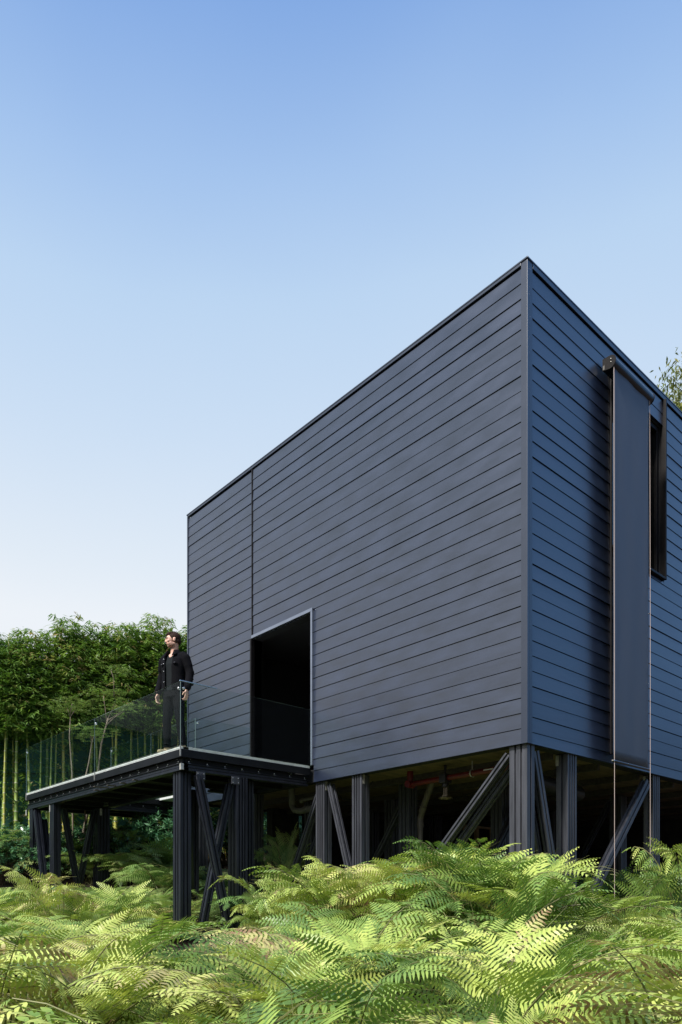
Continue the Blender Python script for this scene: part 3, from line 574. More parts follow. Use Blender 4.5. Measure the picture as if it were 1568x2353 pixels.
for i, (px, dt_) in enumerate(bpx):
    t_ = wt(px)+dt_-(.35 if 60 < px < 300 else .1); x, y = at(px, t_); z_ = ground(x, y)-.1; top = (YH-topy(px))/F*t_
    r_ = empty('bamboo', (x, y, z_), rb.random()*6.28); c = obj('culm', BC[i % 5], r_); f = obj('foliage', BL[i % 6], r_)
    c2 = obj('culm', BC[(i+2) % 5], r_); c2.scale = (.6, .6, .9); a_ = rb.random()*6.28; c2.location = (.22*math.cos(a_), .22*math.sin(a_), 0)
    bk = Matrix.Rotation(-r_.rotation_euler.z, 3, 'Z') @ Vector((HU[1]*.12, HV[1]*.12, 0)); f.location = bk
    s_ = (top-z_)/6.35*rb.uniform(.93, 1.05); f.scale = (1.05, 1.05, s_); c.scale = (rb.uniform(.85, 1.15),)*2+(s_*.97,)
    where = 'left of the deck' if px < 62 else ('behind the left end of the deck glass' if px < 230 else ('behind the middle of the deck glass' if px < 340 else ('behind the standing man' if px < 433 else 'hidden behind the house end')))
    lab = names.get(px, f'leafy bamboo with green-yellow jointed canes, {where}'); tag(r_, lab, 'bamboo', 'bamboo planted along the green wall')

# ------------------------------------------------------------------ saplings
def sapling(label, pts, rad, brs, seed):
    x, y = at(*pts[0][:2]); z0 = pts[0][2]; r_ = empty('sapling', (x, y, z0)); tag(r_, label, 'tree'); W3 = lambda q: Vector((*at(q[0], q[1]), q[2]))-Vector((x, y, z0))
    b = MB(); b.tube([W3(p) for p in pts], rad, 8); b.build('trunk', M['trunk'], r_, smooth=True)
    for q in brs:
        b = MB(); b.tube([W3(p) for p in q], [rad[-1]*.9]+[rad[-1]*.5]*(len(q)-1), 6); b.build('branch', M['trunk'], r_, smooth=True)
    rs = np.random.default_rng(seed); P_ = []; D_ = []; L_l = []
    for q in brs:
        e = np.array(W3(q[-1]))
        for k_ in range(30):
            c = e+rs.normal(size=3)*np.array([.22, .22, .06])+[0, 0, .05]; an = rs.random()*6.28; d = np.array([math.cos(an), math.sin(an), -.05])
            for j in range(12):
                sgn = 1 if j % 2 else -1; P_.append(c+d*j*.022); D_.append(d*.6+sgn*np.array([-d[1], d[0], 0])+[0, 0, -.1]); L_l.append(.06)
    P_ = np.array(P_); L_l = np.array(L_l); o = obj('foliage', quads('foliage', leaves(P_, np.array(D_), L_l, L_l*.35, rs, nrm=np.array([0, 0, 1.])), np.clip(.5+rs.normal(size=len(P_))*.2, 0, 1), M['leaf_lace']), r_)
tS = 16.9
zz = lambda y, t_=tS: (YH-y)/F*t_
sapling('slim pale-barked sapling forking behind the middle of the deck glass', [(178, tS, .55), (188, tS, zz(1930)), (203, tS, zz(1860)), (226, tS, zz(1772)), (233, tS, zz(1710)), (249, tS, zz(1650))], [.036, .033, .028, .024, .02, .016],
        [[(249, tS, zz(1650)), (258, tS, zz(1632)), (266, tS, zz(1610)), (262, tS, zz(1590))], [(243, tS, zz(1668)), (262, tS-.1, zz(1652)), (284, tS-.2, zz(1640))], [(246, tS, zz(1660)), (242, tS, zz(1628)), (238, tS, zz(1600))], [(249, tS, zz(1655)), (272, tS, zz(1640)), (290, tS, zz(1620))], [(262, tS, zz(1600)), (262, tS, zz(1560)), (255, tS, zz(1540))]], 3)
sapling('thin pale sapling with a small flat crown, left of the forked sapling', [(169, 16.6, .5), (168, 16.6, zz(1900)), (166, 16.6, zz(1780)), (160, 16.6, zz(1700)), (162, 16.6, zz(1655))], [.022, .02, .018, .014, .010], [[(162, 16.6, zz(1655)), (155, 16.6, zz(1635))], [(162, 16.6, zz(1655)), (172, 16.6, zz(1640))], [(162, 16.6, zz(1650)), (166, 16.6, zz(1625))]], 4)
sapling('low bent twig of a sapling just behind the deck edge strip', [(196, 16.3, .6), (196, 16.3, zz(1800)), (205, 16.3, zz(1760)), (211, 16.3, zz(1720))], [.018, .016, .013, .009], [[(211, 16.3, zz(1720)), (208, 16.3, zz(1695))], [(211, 16.3, zz(1720)), (218, 16.3, zz(1700))]], 6)

# ------------------------------------------------------------------ shrubs
def shrub_mesh(seed, n_=110):
    rs = np.random.default_rng(seed); P_ = []; D_ = []; Ls = []; A_ = []; st = MB()
    for i in range(n_):
        an = rs.random()*6.28; th = math.acos(1-rs.random()*.95); rr = .62*(.55+.45*rs.random()); c = np.array([rr*math.sin(th)*math.cos(an), rr*math.sin(th)*math.sin(an), .35+rr*math.cos(th)*1.15]); up = unit(c-np.array([0, 0, .1])); ag = rs.random()
        if i % 4 == 0: st.tube([(0, 0, 0), tuple(c*.5+[0, 0, .05]), tuple(c)], [.012, .008, .004], 5)
        for j in range(11):
            a2 = j*2.4; u_ = unit(np.cross(up, [0.3, .2, 1.])); v_ = np.cross(up, u_); d = u_*math.cos(a2)+v_*math.sin(a2)+up*(.25+.06*j); P_.append(c+up*.006*j); D_.append(d); Ls.append(.085+.03*rs.random()-.003*j); A_.append(np.clip(.25+.4*ag+.03*j+rs.normal()*.1, 0, 1))
    Ls = np.array(Ls); return quads('foliage', leaves(np.array(P_), np.array(D_), Ls, Ls*.38, rs, nrm=np.array([0, 0, 1.])), A_, M['leaf_shrub']), st
SH = [shrub_mesh(50+i) for i in range(4)]; SHM = []
for f_, st_ in SH:
    me = st_.mesh('stems'); me.materials.append(M['twig']); SHM.append((f_, me))
rb = random.Random(9)
spots = [(-40, 15.6, 1.3), (8, 15.9, 1.45), (48, 16.2, 1.15), (75, 16.3, 1.55), (105, 15.7, 1.1), (135, 16.2, 1.3), (165, 16.8, 1.2), (205, 16.5, 1.5), (235, 16.7, 1.3), (270, 16.6, 1.35), (295, 16.4, 1.5), (322, 16.8, 1.5), (350, 16.9, 1.75), (378, 16.7, 1.9), (402, 17.0, 1.9), (440, 16.8, 1.7), (480, 17.0, 1.6), (520, 17.0, 1.5), (560, 17.2, 1.5), (610, 17.4, 1.4), (655, 17.6, 1.4), (700, 17.8, 1.4)]
sl_ = {75: 'tall glossy-leaved shrub left of the deck, stems showing', 8: 'round glossy-leaved shrub at the left edge, under the orange bamboo', 378: 'tallest glossy-leaved shrub, left of the front deck corner post'}
for i, (px, t_, s_) in enumerate(spots):
    x, y = at(px, t_); r_ = empty('shrub', (x, y, ground(x, y)-.05), rb.random()*6.28); f_, st_ = SHM[i % 4]; a_ = obj('foliage', f_, r_); c_ = obj('stems', st_, r_); a_.scale = c_.scale = (s_*.85, s_*.85, s_*.82)
    tag(r_, sl_.get(px, 'dark glossy-leaved shrub growing in front of the bamboo'), 'shrub', 'glossy shrubs under the bamboo')

# ------------------------------------------------------------------ the tree beyond the house
tx, ty = at(1668, 30.0); tr = empty('gum_tree', (tx, ty, ground(tx, ty)-.2)); tag(tr, 'tall leafy gum tree rising behind the house roof at the right', 'tree')
zb = tr.location.z; rs = np.random.default_rng(44)
b = MB(); b.tube([(0, 0, 0), (.2, .1, 7), (-.1, 0, 13), (0, .2, 18)], [.35, .28, .2, .1], 12); b.build('trunk', M['trunk'], tr, smooth=True)
P_ = []; D_ = []; Ls = []; bb_ = MB(); Hc = (YH-975)/F*30-zb
for i in range(210):
    v_ = unit(rs.normal(size=3)); rr = 3.1*rs.random()**.45; c = np.array([v_[0]*rr, v_[1]*rr, Hc+v_[2]*rr*1.0+.0]); 
    if i % 2 == 0: bb_.tube([(0, 0, Hc-2.5), tuple(c*np.array([.45, .45, 1])+[0, 0, -.8*(1-.2)]), tuple(c)], [.05, .03, .008], 5)
    for j in range(125):
        q = c+rs.normal(size=3)*np.array([.30, .30, .26]); P_.append(q); D_.append(np.array([rs.normal()*.5, rs.normal()*.5, -1+rs.random()*.7])); Ls.append(.15+.11*rs.random())
Ls = np.array(Ls); crown = obj('crown', quads('crown', leaves(np.array(P_), np.array(D_), Ls, Ls*.28, rs), np.clip(.5+rs.normal(size=len(P_))*.28, 0, 1), M['leaf_gum']), tr); bb_.build('branches', M['twig'], tr)

# ------------------------------------------------------------------ ferns
def spray(rs, p, d0, upv, pl, tw, n_, age, Q, A, st=None, curl=.45):
    """one pinna: a midrib with pairs of narrow comb teeth, drooping towards its tip"""
    m_ = max(6, n_); v = (np.arange(m_)+.5)/m_; d1 = unit(d0+np.array([0, 0, -curl])); D = unit(d0*(1-v[:, None])+d1*v[:, None]); C_ = p+np.cumsum(D*pl/m_, 0)
    bn = unit(np.cross(D, upv+np.zeros_like(D))); prof = np.minimum(1, .55+v*2.6)*(1-v**2.0)**.85+.05; ll = tw*prof*(1+rs.normal(size=m_)*.07); wq = pl/m_*(.86-.25*v[:, None])
    dz = np.array([0, 0, -1.])
    for s2 in (1, -1):
        dd = unit(bn*s2+D*(.30+.45*v[:, None])+rs.normal(size=(m_, 3))*.06); ln = ll[:, None]; ag = np.clip(age+.12*(v-.4)+rs.normal(size=m_)*.05, 0, 1)
        e = [(0, .30), (.22, .50), (.62, .33), (1, .03)]; pts = [(C_+dd*ln*a_+dz*ln*.22*a_**1.7-D*wq*b_*.95, C_+dd*ln*a_+dz*ln*.22*a_**1.7+D*wq*b_*.95) for a_, b_ in e]
        for k_ in range(3): Q.append(np.stack([pts[k_][0], pts[k_+1][0], pts[k_+1][1], pts[k_][1]], 1)); A.append(np.clip(ag+.04*k_, 0, 1))
    if st is not None: st.tube([tuple(p), tuple(C_[m_//2]), tuple(C_[-1])], [.0018, .0013, .0007], 3, cap=False)
def frond(rs, L, az, el0, droop, wid, npn=22, npl=16, fine=1.0, age=.5, st=None, spc=.028, tl=.19):
    """tripinnate frond: a curving rachis that carries pairs of sprays"""
    ns = 40; s = np.linspace(0, 1, ns); el = el0-droop*s**1.3; hd = az+rs.normal()*.12*s; ds = L/ns
    T_ = np.stack([np.cos(el)*np.cos(hd), np.cos(el)*np.sin(hd), np.sin(el)], 1); Rr = np.cumsum(T_*ds, 0); Q = []; A = []; roll = rs.normal()*.3
    for i, sv in enumerate(np.linspace(.30, .97, npn)):
        a = int(sv*(ns-1)); p = Rr[a]; tg = T_[a]; sd_ = unit(np.cross(tg, [0, 0, 1.])); up = np.cross(sd_, tg); u_ = (sv-.30)/.67
        shape = min(1, .66+u_*1.8)*(1-u_**1.8)**.85+.12
        for sg in (1, -1):
            if rs.random() < .04: continue
            sd2 = sd_*math.cos(roll*sg)+up*math.sin(roll*sg); pl = wid*shape*(1+rs.normal()*.09); d0 = unit(sd2*sg+tg*(.35+.65*u_)+up*(.12+rs.normal()*.1)+rs.normal(size=3)*.06); upt = unit(up+rs.normal(size=3)*.22)
            ag = age+rs.normal()*.06+(.3 if rs.random() < .03 else 0)
            spray(rs, p, d0, upt, pl, .016+tl*pl, max(6, int(pl/spc)), ag, Q, A, st, .35+.35*rs.random())
    spray(rs, Rr[-2], T_[-1], np.array([0, 0, 1.]), wid*.38, .045, 7, age, Q, A, None, .3)
    return np.concatenate(Q), np.concatenate(A), Rr
def fern_mesh(seed, nf, L0, wid, matl, spc=.028, tl=.19, spread=.9, el=1.2, npn=22, npl=16, base_age=.5):
    rs = np.random.default_rng(seed); Q = []; A = []; st = MB(); a0 = rs.random()*6.28
    for i in range(nf):
        az = a0+i*2.399+rs.normal()*.25; L = L0*rs.uniform(.72, 1.12); e0 = el-rs.random()*.45*spread; dr = rs.uniform(1.15, 1.9); ag = base_age+rs.normal()*.17
        if rs.random() < .05: ag = .90
        off = np.array([rs.normal()*.06, rs.normal()*.06, 0]); q, a, rr = frond(rs, L, az, e0, dr, wid*L/L0*rs.uniform(.85, 1.1), npn, npl, 1, np.clip(ag, .05, .93), st, spc, tl); Q.append(q+off); A.append(a)
        pp = [tuple(off+[0, 0, -.08])]+[tuple(rr[j]+off) for j in range(2, 40, 5)]; st.tube(pp, list(np.linspace(.008, .002, len(pp))), 4)
    me = quads('fronds', np.concatenate(Q), np.concatenate(A), matl); sm_ = st.mesh('stalks'); sm_.materials.append(M['stalk']); zt = max(q[:, :, 2].max() for q in Q); return me, sm_, float(zt)
FB = [fern_mesh(300+i, 8+i % 3, 1.0+.08*(i % 3), .42, M['leaf_fern'], [.030, .023, .026][i % 3], [.19, .16, .175][i % 3], el=1.42, npn=8, base_age=.42+.07*(i % 3-1)) for i in range(9)]      # upright, bright
FL = [fern_mesh(340+i, 9, .85, .30, M['leaf_fern'], .021, .17, el=1.1, npn=9, base_age=.42) for i in range(3)]                 # low and spreading
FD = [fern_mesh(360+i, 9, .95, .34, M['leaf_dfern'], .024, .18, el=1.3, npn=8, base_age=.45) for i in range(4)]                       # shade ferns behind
cnt = {'n': 0}
def fern(kind, x, y, s, rz, label, group, z=None, tilt=(0, 0), sz=None):
    f_, st_, zt = kind; z = ground(x, y)-.03 if z is None else z; r_ = empty('fern', (x, y, z), rz); r_.rotation_euler = (tilt[0], tilt[1], rz)
    for nme, me in (('fronds', f_), ('stalks', st_)):
        o = obj(nme, me, r_); o.scale = (s, s, sz or s)
    tag(r_, label, 'fern', group); cnt['n'] += 1; return r_
# the line that the near ferns' tops keep below, by bearing
TOPX = [-300, 0, 60, 150, 260, 330, 400, 470, 540, 600, 680, 760, 850, 950, 1060, 1180, 1250, 1290, 1350, 1450, 1568, 1900]
TOPY = [2100, 2108, 2098, 2085, 2125, 2170, 2240, 2270, 2250, 2185, 2100, 2020, 1975, 1940, 1930, 1955, 2000, 2150, 2190, 2160, 2100, 2080]
rf = random.Random(21)
def zone(px, t_, kd, H):
    ci = FB.index(kd) % 3 if kd in FB else 1; co = ('dull green', 'light green', 'yellowish')[ci]; sz = 'low' if H < .5 else ('medium' if H < .75 else 'tall')
    if t_ < 5.2:
        row = 'cut by the bottom edge' if t_ < 3.9 else 'in the second row up'
        if px < 260: return f'{sz} {co} fern {row}, bottom left corner', 'arching ferns at the bottom left'
        if px < 520: return f'{sz} {co} fern {row}, below the deck corner post', 'arching ferns at the bottom left'
        if px < 1050: return f'{sz} {co} fern {row}, beside the dead leaves', 'arching ferns around the leaf litter gap'
        if px < 1300: return f'{sz} {co} fern {row}, below the house corner post', 'large arching ferns at the bottom right'
        return f'{sz} {co} fern {row}, bottom right corner', 'large arching ferns at the bottom right'
    dep = 'near bank' if t_ < 7 else ('middle bank' if t_ < 8.8 else 'far bank')
    if px < 200: return f'{sz} {co} fern on the {dep}, below the leftmost deck posts', 'ferns in front of the left deck posts'
    if px < 420: return f'{sz} {co} fern on the {dep}, left of the deck corner post', 'ferns in front of the left deck posts'
    if px < 760: return f'{sz} {co} fern on the {dep}, below the crossed braces', 'ferns in front of the crossed braces'
    if px < 1010: return f'{sz} {co} fern on the {dep}, below the red pipe', 'ferns in the central mound'
    if px < 1270: return f'{sz} {co} fern on the {dep}, in front of the corner post', 'ferns in the central mound'
    return f'{sz} {co} fern on the {dep}, below the hanging blind', 'ferns below the blind'
t_ = 2.6
while t_ < 10.6:
    step = .40+.035*t_; half = t_*.55+.6; xc = -half+rf.random()*step
    while xc < half:
        tt = t_+rf.uniform(-.3, .3)*step; xx = xc+rf.uniform(-.3, .3)*step; px = CXP+F*xx/tt; xc += step
        x, y = at(px, tt)
        if tt > 8.0 and (y > -.45 and x > -.5): continue           # the house footprint
        if (x > -2.75 and y > 4.1): continue
        if 820 < px < 1080 and tt < 6.3: continue
        if tt < 8 and rf.random() < .13: continue             # the gap that shows the leaf litter
        if px > 1380 and 6.2 < tt < 7.2: continue
        ymax = np.interp(px, TOPX, TOPY); ztop = (YH-ymax)/F*tt; g0 = ground(x, y); H = min(ztop-g0, 1.05)*(rf.uniform(.5, .85) if rf.random() < .6 else rf.uniform(.9, 1.06))
        if tt < 4: H = min(H, .42*tt-.55+(-1.15-g0)*0+.25)
        if H < .28: continue
        kd = rf.choice(FB if H > .55 else FL); s_ = H/kd[2]; sxy = min(1.2, max(s_, .80))*rf.uniform(.85, 1.1)
        lab, grp = zone(px, tt, kd, H); fern(kd, x, y, sxy, rf.random()*6.28, lab, grp, tilt=(rf.uniform(-.12, .12), rf.uniform(-.12, .12)), sz=s_)
    t_ += step*.82
n_near = cnt['n']
# single ferns that stand out
def solo(px, tt, ytop, kd, label, rz, sxy=None, zg=None):
    x, y = at(px, tt); g0 = ground(x, y)-.03 if zg is None else zg; H = (YH-ytop)/F*tt-g0; s_ = H/kd[2]; fern(kd, x, y, sxy or s_, rz, label, None, z=g0, sz=s_)
solo(1455, 9.3, 2000, FB[0], 'fern with wide flat fronds between the two cords of the blind', 1.0, .9)
solo(1560, 9.6, 1925, FB[3], 'tall fern at the right edge beside the right cord of the blind', 2.2, 1.0)
solo(630, 9.6, 1985, FB[1], 'small fern standing alone below the tall deck posts, its fronds crossing them', .4, .9)
solo(820, 8.2, 1960, FB[2], 'fern with a drooping frond in front of the second house post', 2.0, 1.0)
solo(1110, 6.9, 1950, FB[4], 'tallest fern of the central mound, crossing the corner post', 4.0, 1.3)
solo(975, 7.4, 1935, FB[5], 'fern with one upright pale frond over the lower end of the long brace', .2, 1.1)
solo(140, 9.5, 1990, FB[2], 'fern with an upright frond in front of the leftmost deck posts', 3.0, 1.0)
solo(230, 9.2, 2020, FB[4], 'brown-tipped yellow fern in front of the inner left deck post', 5.0, 1.0)
solo(655, 13.6, 1885, FD[0], 'tree fern crown showing between the posts under the house end', 1.0, .9)
# shade ferns behind and beneath
t_ = 10.9
while t_ < 16.6:
    step = .66; half0 = (-60-CXP)/F*t_; xc = half0
    while CXP+F*xc/t_ < 1640:
        tt = t_+rf.uniform(-.3, .3)*step; xx = xc+rf.uniform(-.3, .3)*step; px = CXP+F*xx/tt; xc += step; x, y = at(px, tt)
        deep = x > .5 and y > .6
        if deep and (tt > 13 or rf.random() < .45): continue
        if px > 700 and tt > 14.2: continue
        g0 = ground(x, y); H = rf.uniform(.5, .9)*(.7 if deep else 1)
        if (tt < 14 and px < 1300) or (tt < 16.0 and px < 330): H = min(H, (YH-(max(2025, np.interp(px, TOPX, TOPY)-20) if (360 < px < 600 and tt < 11.5) else 2038))/F*tt-g0)
        if px >= 1270 and tt < 12.5: H = min(H, (YH-2085)/F*tt-g0)
        if H < .22: continue
        if px < 760 and tt > 16.0: H *= rf.uniform(1.1, 1.5)
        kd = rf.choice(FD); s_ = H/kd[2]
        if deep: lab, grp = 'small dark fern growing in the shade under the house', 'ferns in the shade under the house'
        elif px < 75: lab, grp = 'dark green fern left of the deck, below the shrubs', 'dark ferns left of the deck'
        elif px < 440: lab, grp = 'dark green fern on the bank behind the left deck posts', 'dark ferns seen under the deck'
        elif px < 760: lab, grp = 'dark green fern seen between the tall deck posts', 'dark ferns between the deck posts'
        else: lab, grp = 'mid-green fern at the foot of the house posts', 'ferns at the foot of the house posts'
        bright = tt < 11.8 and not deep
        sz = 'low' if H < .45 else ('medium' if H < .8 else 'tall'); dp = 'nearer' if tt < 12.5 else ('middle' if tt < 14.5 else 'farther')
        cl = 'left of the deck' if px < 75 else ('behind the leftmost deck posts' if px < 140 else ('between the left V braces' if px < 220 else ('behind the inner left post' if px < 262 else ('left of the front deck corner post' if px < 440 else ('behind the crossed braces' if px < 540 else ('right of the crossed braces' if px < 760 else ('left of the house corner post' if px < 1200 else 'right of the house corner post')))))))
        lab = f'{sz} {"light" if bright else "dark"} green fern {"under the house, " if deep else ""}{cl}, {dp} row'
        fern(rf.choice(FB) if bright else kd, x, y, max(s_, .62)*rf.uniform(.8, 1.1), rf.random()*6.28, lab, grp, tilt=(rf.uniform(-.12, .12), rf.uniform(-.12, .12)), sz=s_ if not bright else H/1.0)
    t_ += step*.85
print('ferns', n_near, cnt['n'])
# leaf litter and small undergrowth
rs = np.random.default_rng(77); P_ = []; 
while len(P_) < 9000:
    tt = rs.uniform(2, 14); px = rs.uniform(-60, 1640); x, y = at(px, tt)
    P_.append((x, y, ground(x, y)+.012+rs.random()*.02))
P_ = np.array(P_); an = rs.random(len(P_))*6.28; D_ = np.stack([np.cos(an), np.sin(an), rs.normal(size=len(P_))*.25], 1); Ls = .05+.07*rs.random(len(P_))
tag(obj('leaf_litter', quads('leaf_litter', leaves(P_, D_, Ls, Ls*.4, rs, nrm=np.array([0, 0, 1.6])), rs.random(len(P_)), M['litter'])), 'dead brown leaves scattered over the soil under the ferns', 'leaf litter', kind='stuff')

# ------------------------------------------------------------------ the man on the deck
dg = bpy.context.evaluated_depsgraph_get
def fuse(mb, voxel, smooth=4, fac=.5):
    me = mb.mesh('tmp'); o = bpy.data.objects.new('tmp', me); col.objects.link(o)
    r = o.modifiers.new('r', 'REMESH'); r.mode = 'VOXEL'; r.voxel_size = voxel
    s = o.modifiers.new('s', 'SMOOTH'); s.iterations = smooth; s.factor = fac
    bpy.context.view_layer.update(); m2_ = bpy.data.meshes.new_from_object(o.evaluated_get(dg())); bpy.data.objects.remove(o); bpy.data.meshes.remove(me)
    m2_.polygons.foreach_set('use_smooth', [True]*len(m2_.polygons)); m2_.materials.clear(); return m2_
def limb(b, pts, rr, n_=16, flat=1.0, fdir=(0, 1, 0)):
    """closed tapered chain with round ends"""
    for (p, r_) in zip(pts, rr): b.ball(p, r_ if isinstance(r_, tuple) else (r_, r_*flat, r_), 14, 10)
    b.tube(pts, [r_ if not isinstance(r_, tuple) else r_[0] for r_ in rr], n_)
def loft(b, rings, n_=28):
    """rings (cx, cy, z, rx, ry)"""
    vs = []; fs = []
    for (cx_, cy_, z_, rx, ry) in rings:
        for j in range(n_):
            a = 2*math.pi*j/n_; ca, sa = math.cos(a), math.sin(a); p_ = .85; vs.append((cx_+rx*math.copysign(abs(ca)**p_, ca), cy_+ry*math.copysign(abs(sa)**p_, sa), z_))
    for i in range(len(rings)-1):
        for j in range(n_): fs.append((i*n_+j, i*n_+(j+1) % n_, (i+1)*n_+(j+1) % n_, (i+1)*n_+j))
    fs += [tuple(range(n_-1, -1, -1)), tuple((len(rings)-1)*n_+j for j in range(n_))]; b.add(vs, fs)
man = empty('person', (-2.27, 4.90, DZt-.012), R(-68)); man.scale = (1.045,)*3; tag(man, 'man in open black jacket and black jeans standing at the deck corner, looking left', 'person')
HC = Vector((0, -.015, 1.70)); HR = Matrix.Rotation(R(-46), 4, 'Z') @ Matrix.Rotation(R(5), 4, 'X')
def hp(x, y, z): return tuple(HC+HR @ Vector((x, y, z)))
def head_parts():
    b = MB()
    def e(c, r_, nu=20, nv=14):
        q = MB(); q.ball(c, r_, nu, nv); b.add([hp(*v) for v in q.v], q.f)
    e((0, .022, .030), (.075, .092, .082)); e((0, -.030, .010), (.064, .066, .078)); e((0, -.035, -.045), (.056, .058, .060)); e((0, -.060, -.084), (.028, .030, .026)); e((.030, -.020, -.070), (.028, .045, .030)); e((-.030, -.020, -.070), (.028, .045, .030))
    e((0, -.088, .028), (.046, .014, .012)); e((.036, -.070, -.018), (.022, .022, .018)); e((-.036, -.070, -.018), (.022, .022, .018))
    for x, y, z, r_ in ((0, -.096, .014, .0095), (0, -.100, .002, .010), (0, -.105, -.010, .0105), (0, -.107, -.019, .012), (.009, -.099, -.023, .009), (-.009, -.099, -.023, .009)): e((x, y, z), (r_, r_*1.15, r_), 12, 8)
    e((0, -.092, -.047), (.022, .012, .006), 12, 8); e((0, -.089, -.057), (.020, .012, .0065), 12, 8)
    for s_ in (1, -1): e((s_*.076, .012, -.008), (.009, .020, .031)); e((s_*.081, .022, .006), (.007, .014, .016))
    return b
def hand(b, wr, side):
    """wr wrist point; side +1 left. relaxed curled fingers"""
    w_ = Vector(wr); dn = Vector((0, -.10, -1)).normalized(); fw = Vector((0, -1, .10)).normalized(); inn = Vector((-side, 0, 0))
    palm = [w_+dn*.01, w_+dn*.045, w_+dn*.085]
    for k_, wd in ((0, .7), (1, .95), (2, 1)):
        for o_ in (-.028, -.009, .010, .028): 
            c = palm[k_]+fw*o_*wd; b.ball(tuple(c), (.014, .013, .020), 10, 7)
    q = MB(); q.box(-.012, .012, -.036, .036, 0, .085); b.add([tuple(w_+inn*(v[0])+fw*v[1]*(.8+.2*v[2]/.085)+dn*(v[2]+.002)) for v in q.v], [f[::-1] if side < 0 else f for f in q.f])
    for o_, ln in ((.030, .9), (.011, 1.0), (-.009, .94), (-.028, .76)):
        p0 = w_+dn*.085+fw*o_; p1 = p0+dn*.036*ln+inn*.006; p2 = p1+(dn*.55+inn*.83)*.026*ln; p3 = p2+(dn*-.1+inn*.99)*.020*ln
        limb(b, [tuple(p) for p in (p0, p1, p2, p3)], [.0098, .0094, .0086, .0074], 10)
    t0 = w_+dn*.030+fw*.030; t1 = t0+(dn*.55+fw*.72+inn*.25).normalized()*.036; t2 = t1+(dn*.9+fw*.1+inn*.3).normalized()*.030
    limb(b, [tuple(t0), tuple(t1), tuple(t2)], [.013, .011, .009], 10)
def paint(me, fn):
    a = me.attributes.new('tone', 'FLOAT_COLOR', 'POINT'); n_ = len(me.vertices); co = np.zeros(n_*3); me.vertices.foreach_get('co', co); co = co.reshape(-1, 3)
    a.data.foreach_set('color', fn(co).astype(np.float32).reshape(-1))
b = head_parts(); limb(b, [(0, .028, 1.46), (0, .022, 1.55), hp(0, .022, -.05)], [.062, .056, .055], 18, 1.05)
loft(b, [(0, .01, .90, .15, .10), (0, .01, 1.1, .14, .095), (0, .01, 1.3, .16, .10), (0, .02, 1.45, .14, .08), (0, .02, 1.50, .07, .06)])
WR = {}
for s_ in (1, -1):
    sh, el_, wr = (s_*.185, .015, 1.47), (s_*.262, .050, 1.195), (s_*.268, -.030, .945)
    limb(b, [sh, el_, wr, (wr[0], wr[1]-.004, wr[2]-.03)], [.040, .034, .026, .022], 14); hand(b, (wr[0], wr[1]-.002, wr[2]-.03), s_)
    limb(b, [(s_*.09, .01, .92), (s_*.125, -.01, .50), (s_*.145, .03, .09)], [.075, .05, .04], 14)
    limb(b, [(s_*.145, .03, .06), (s_*.155, -.10, .04)], [.038, .034], 12)
body = fuse(b, .0045, 5)
HRi = HR.inverted(); HRn = np.array(HRi.to_3x3()); HCn = np.array(HC)
def skin(co):
    n_ = len(co); c = np.tile(np.array([.70, .42, .33, 1.]), (n_, 1)); h = (co-HCn) @ HRn.T; x, y, z = h[:, 0], h[:, 1], h[:, 2]; hd = (co[:, 2] > 1.56)
    def mixin(mask, colr): 
        mask = np.clip(mask, 0, 1)*hd; c[:, :3] = c[:, :3]*(1-mask[:, None])+np.array(colr)*mask[:, None]
    sm = lambda v, a, b_: np.clip((v-a)/(b_-a), 0, 1)
    mixin(.25*np.exp(-((np.abs(x)-.038)**2+(z+.022)**2)/.0005), (.62, .22, .18))
    jaw = sm(-z, .048, .072)*sm(-y, -.045, -.01)*sm(z, -.135, -.10)+sm(-z+np.abs(x)*.8, .088, .105)*sm(-y, -.03, .0)*(z < -.01)*.8; mou = np.exp(-((x/.030)**2+((z+.038)/.007)**2))*(y < -.06)
    mixin(.72*np.clip(jaw, 0, 1)+.5*mou, (.12, .065, .048))
    mixin(.9*np.exp(-((x/.024)**2+((z+.052)/.008)**2))*(y < -.082), (.48, .18, .15))
    br = np.exp(-(((np.abs(x)-.032)/.018)**2)**2-((z-.030)/.0055)**2)*(y < -.05); mixin(.9*br, (.05, .03, .022))
    ey = np.exp(-(((np.abs(x)-.032)/.013)**2)**2-((z-.010)/.0065)**2)*(y < -.05); mixin(.85*ey, (.06, .04, .035))
    sk = np.exp(-(((np.abs(x)-.030)/.020)**2)-((z-.014)/.012)**2)*(y < -.05); mixin(.3*sk, (.22, .10, .08))
    return c
paint(body, skin); body.materials.append(M['skin']); bo = obj('body', body, man)
# hair: cap shell cut along a hairline, short at the sides
b = MB()
def e2(c, r_):
    q = MB(); q.ball(c, r_, 24, 16); b.add([hp(*v) for v in q.v], q.f)
e2((0, .026, .038), (.081, .098, .087)); e2((0, -.035, .085), (.054, .058, .030)); e2((0, .045, -.02), (.070, .078, .06)); e2((0, -.01, .095), (.062, .075, .030))
hm = fuse(b, .005, 3); import bmesh
bm = bmesh.new(); bm.from_mesh(hm); dl_ = []
for f in bm.faces:
    h = HRi @ (f.calc_center_median()-HC)
    line = .062 if h.y < -.058 else (.062-(h.y+.058)*2.0 if h.y < -.030 else (.004 if h.y < -.012 else (-.030 if h.y < -.002 else (.012 if h.y < .03 and abs(h.x) > .06 else -.055))))
    if h.z < line: dl_.append(f)
bmesh.ops.delete(bm, geom=dl_, context='FACES'); bm.to_mesh(hm); bm.free(); hm.materials.append(M['hair']); ho = obj('hair', hm, man); so2 = ho.modifiers.new('t', 'SOLIDIFY'); so2.thickness = .006; so2.offset = -1
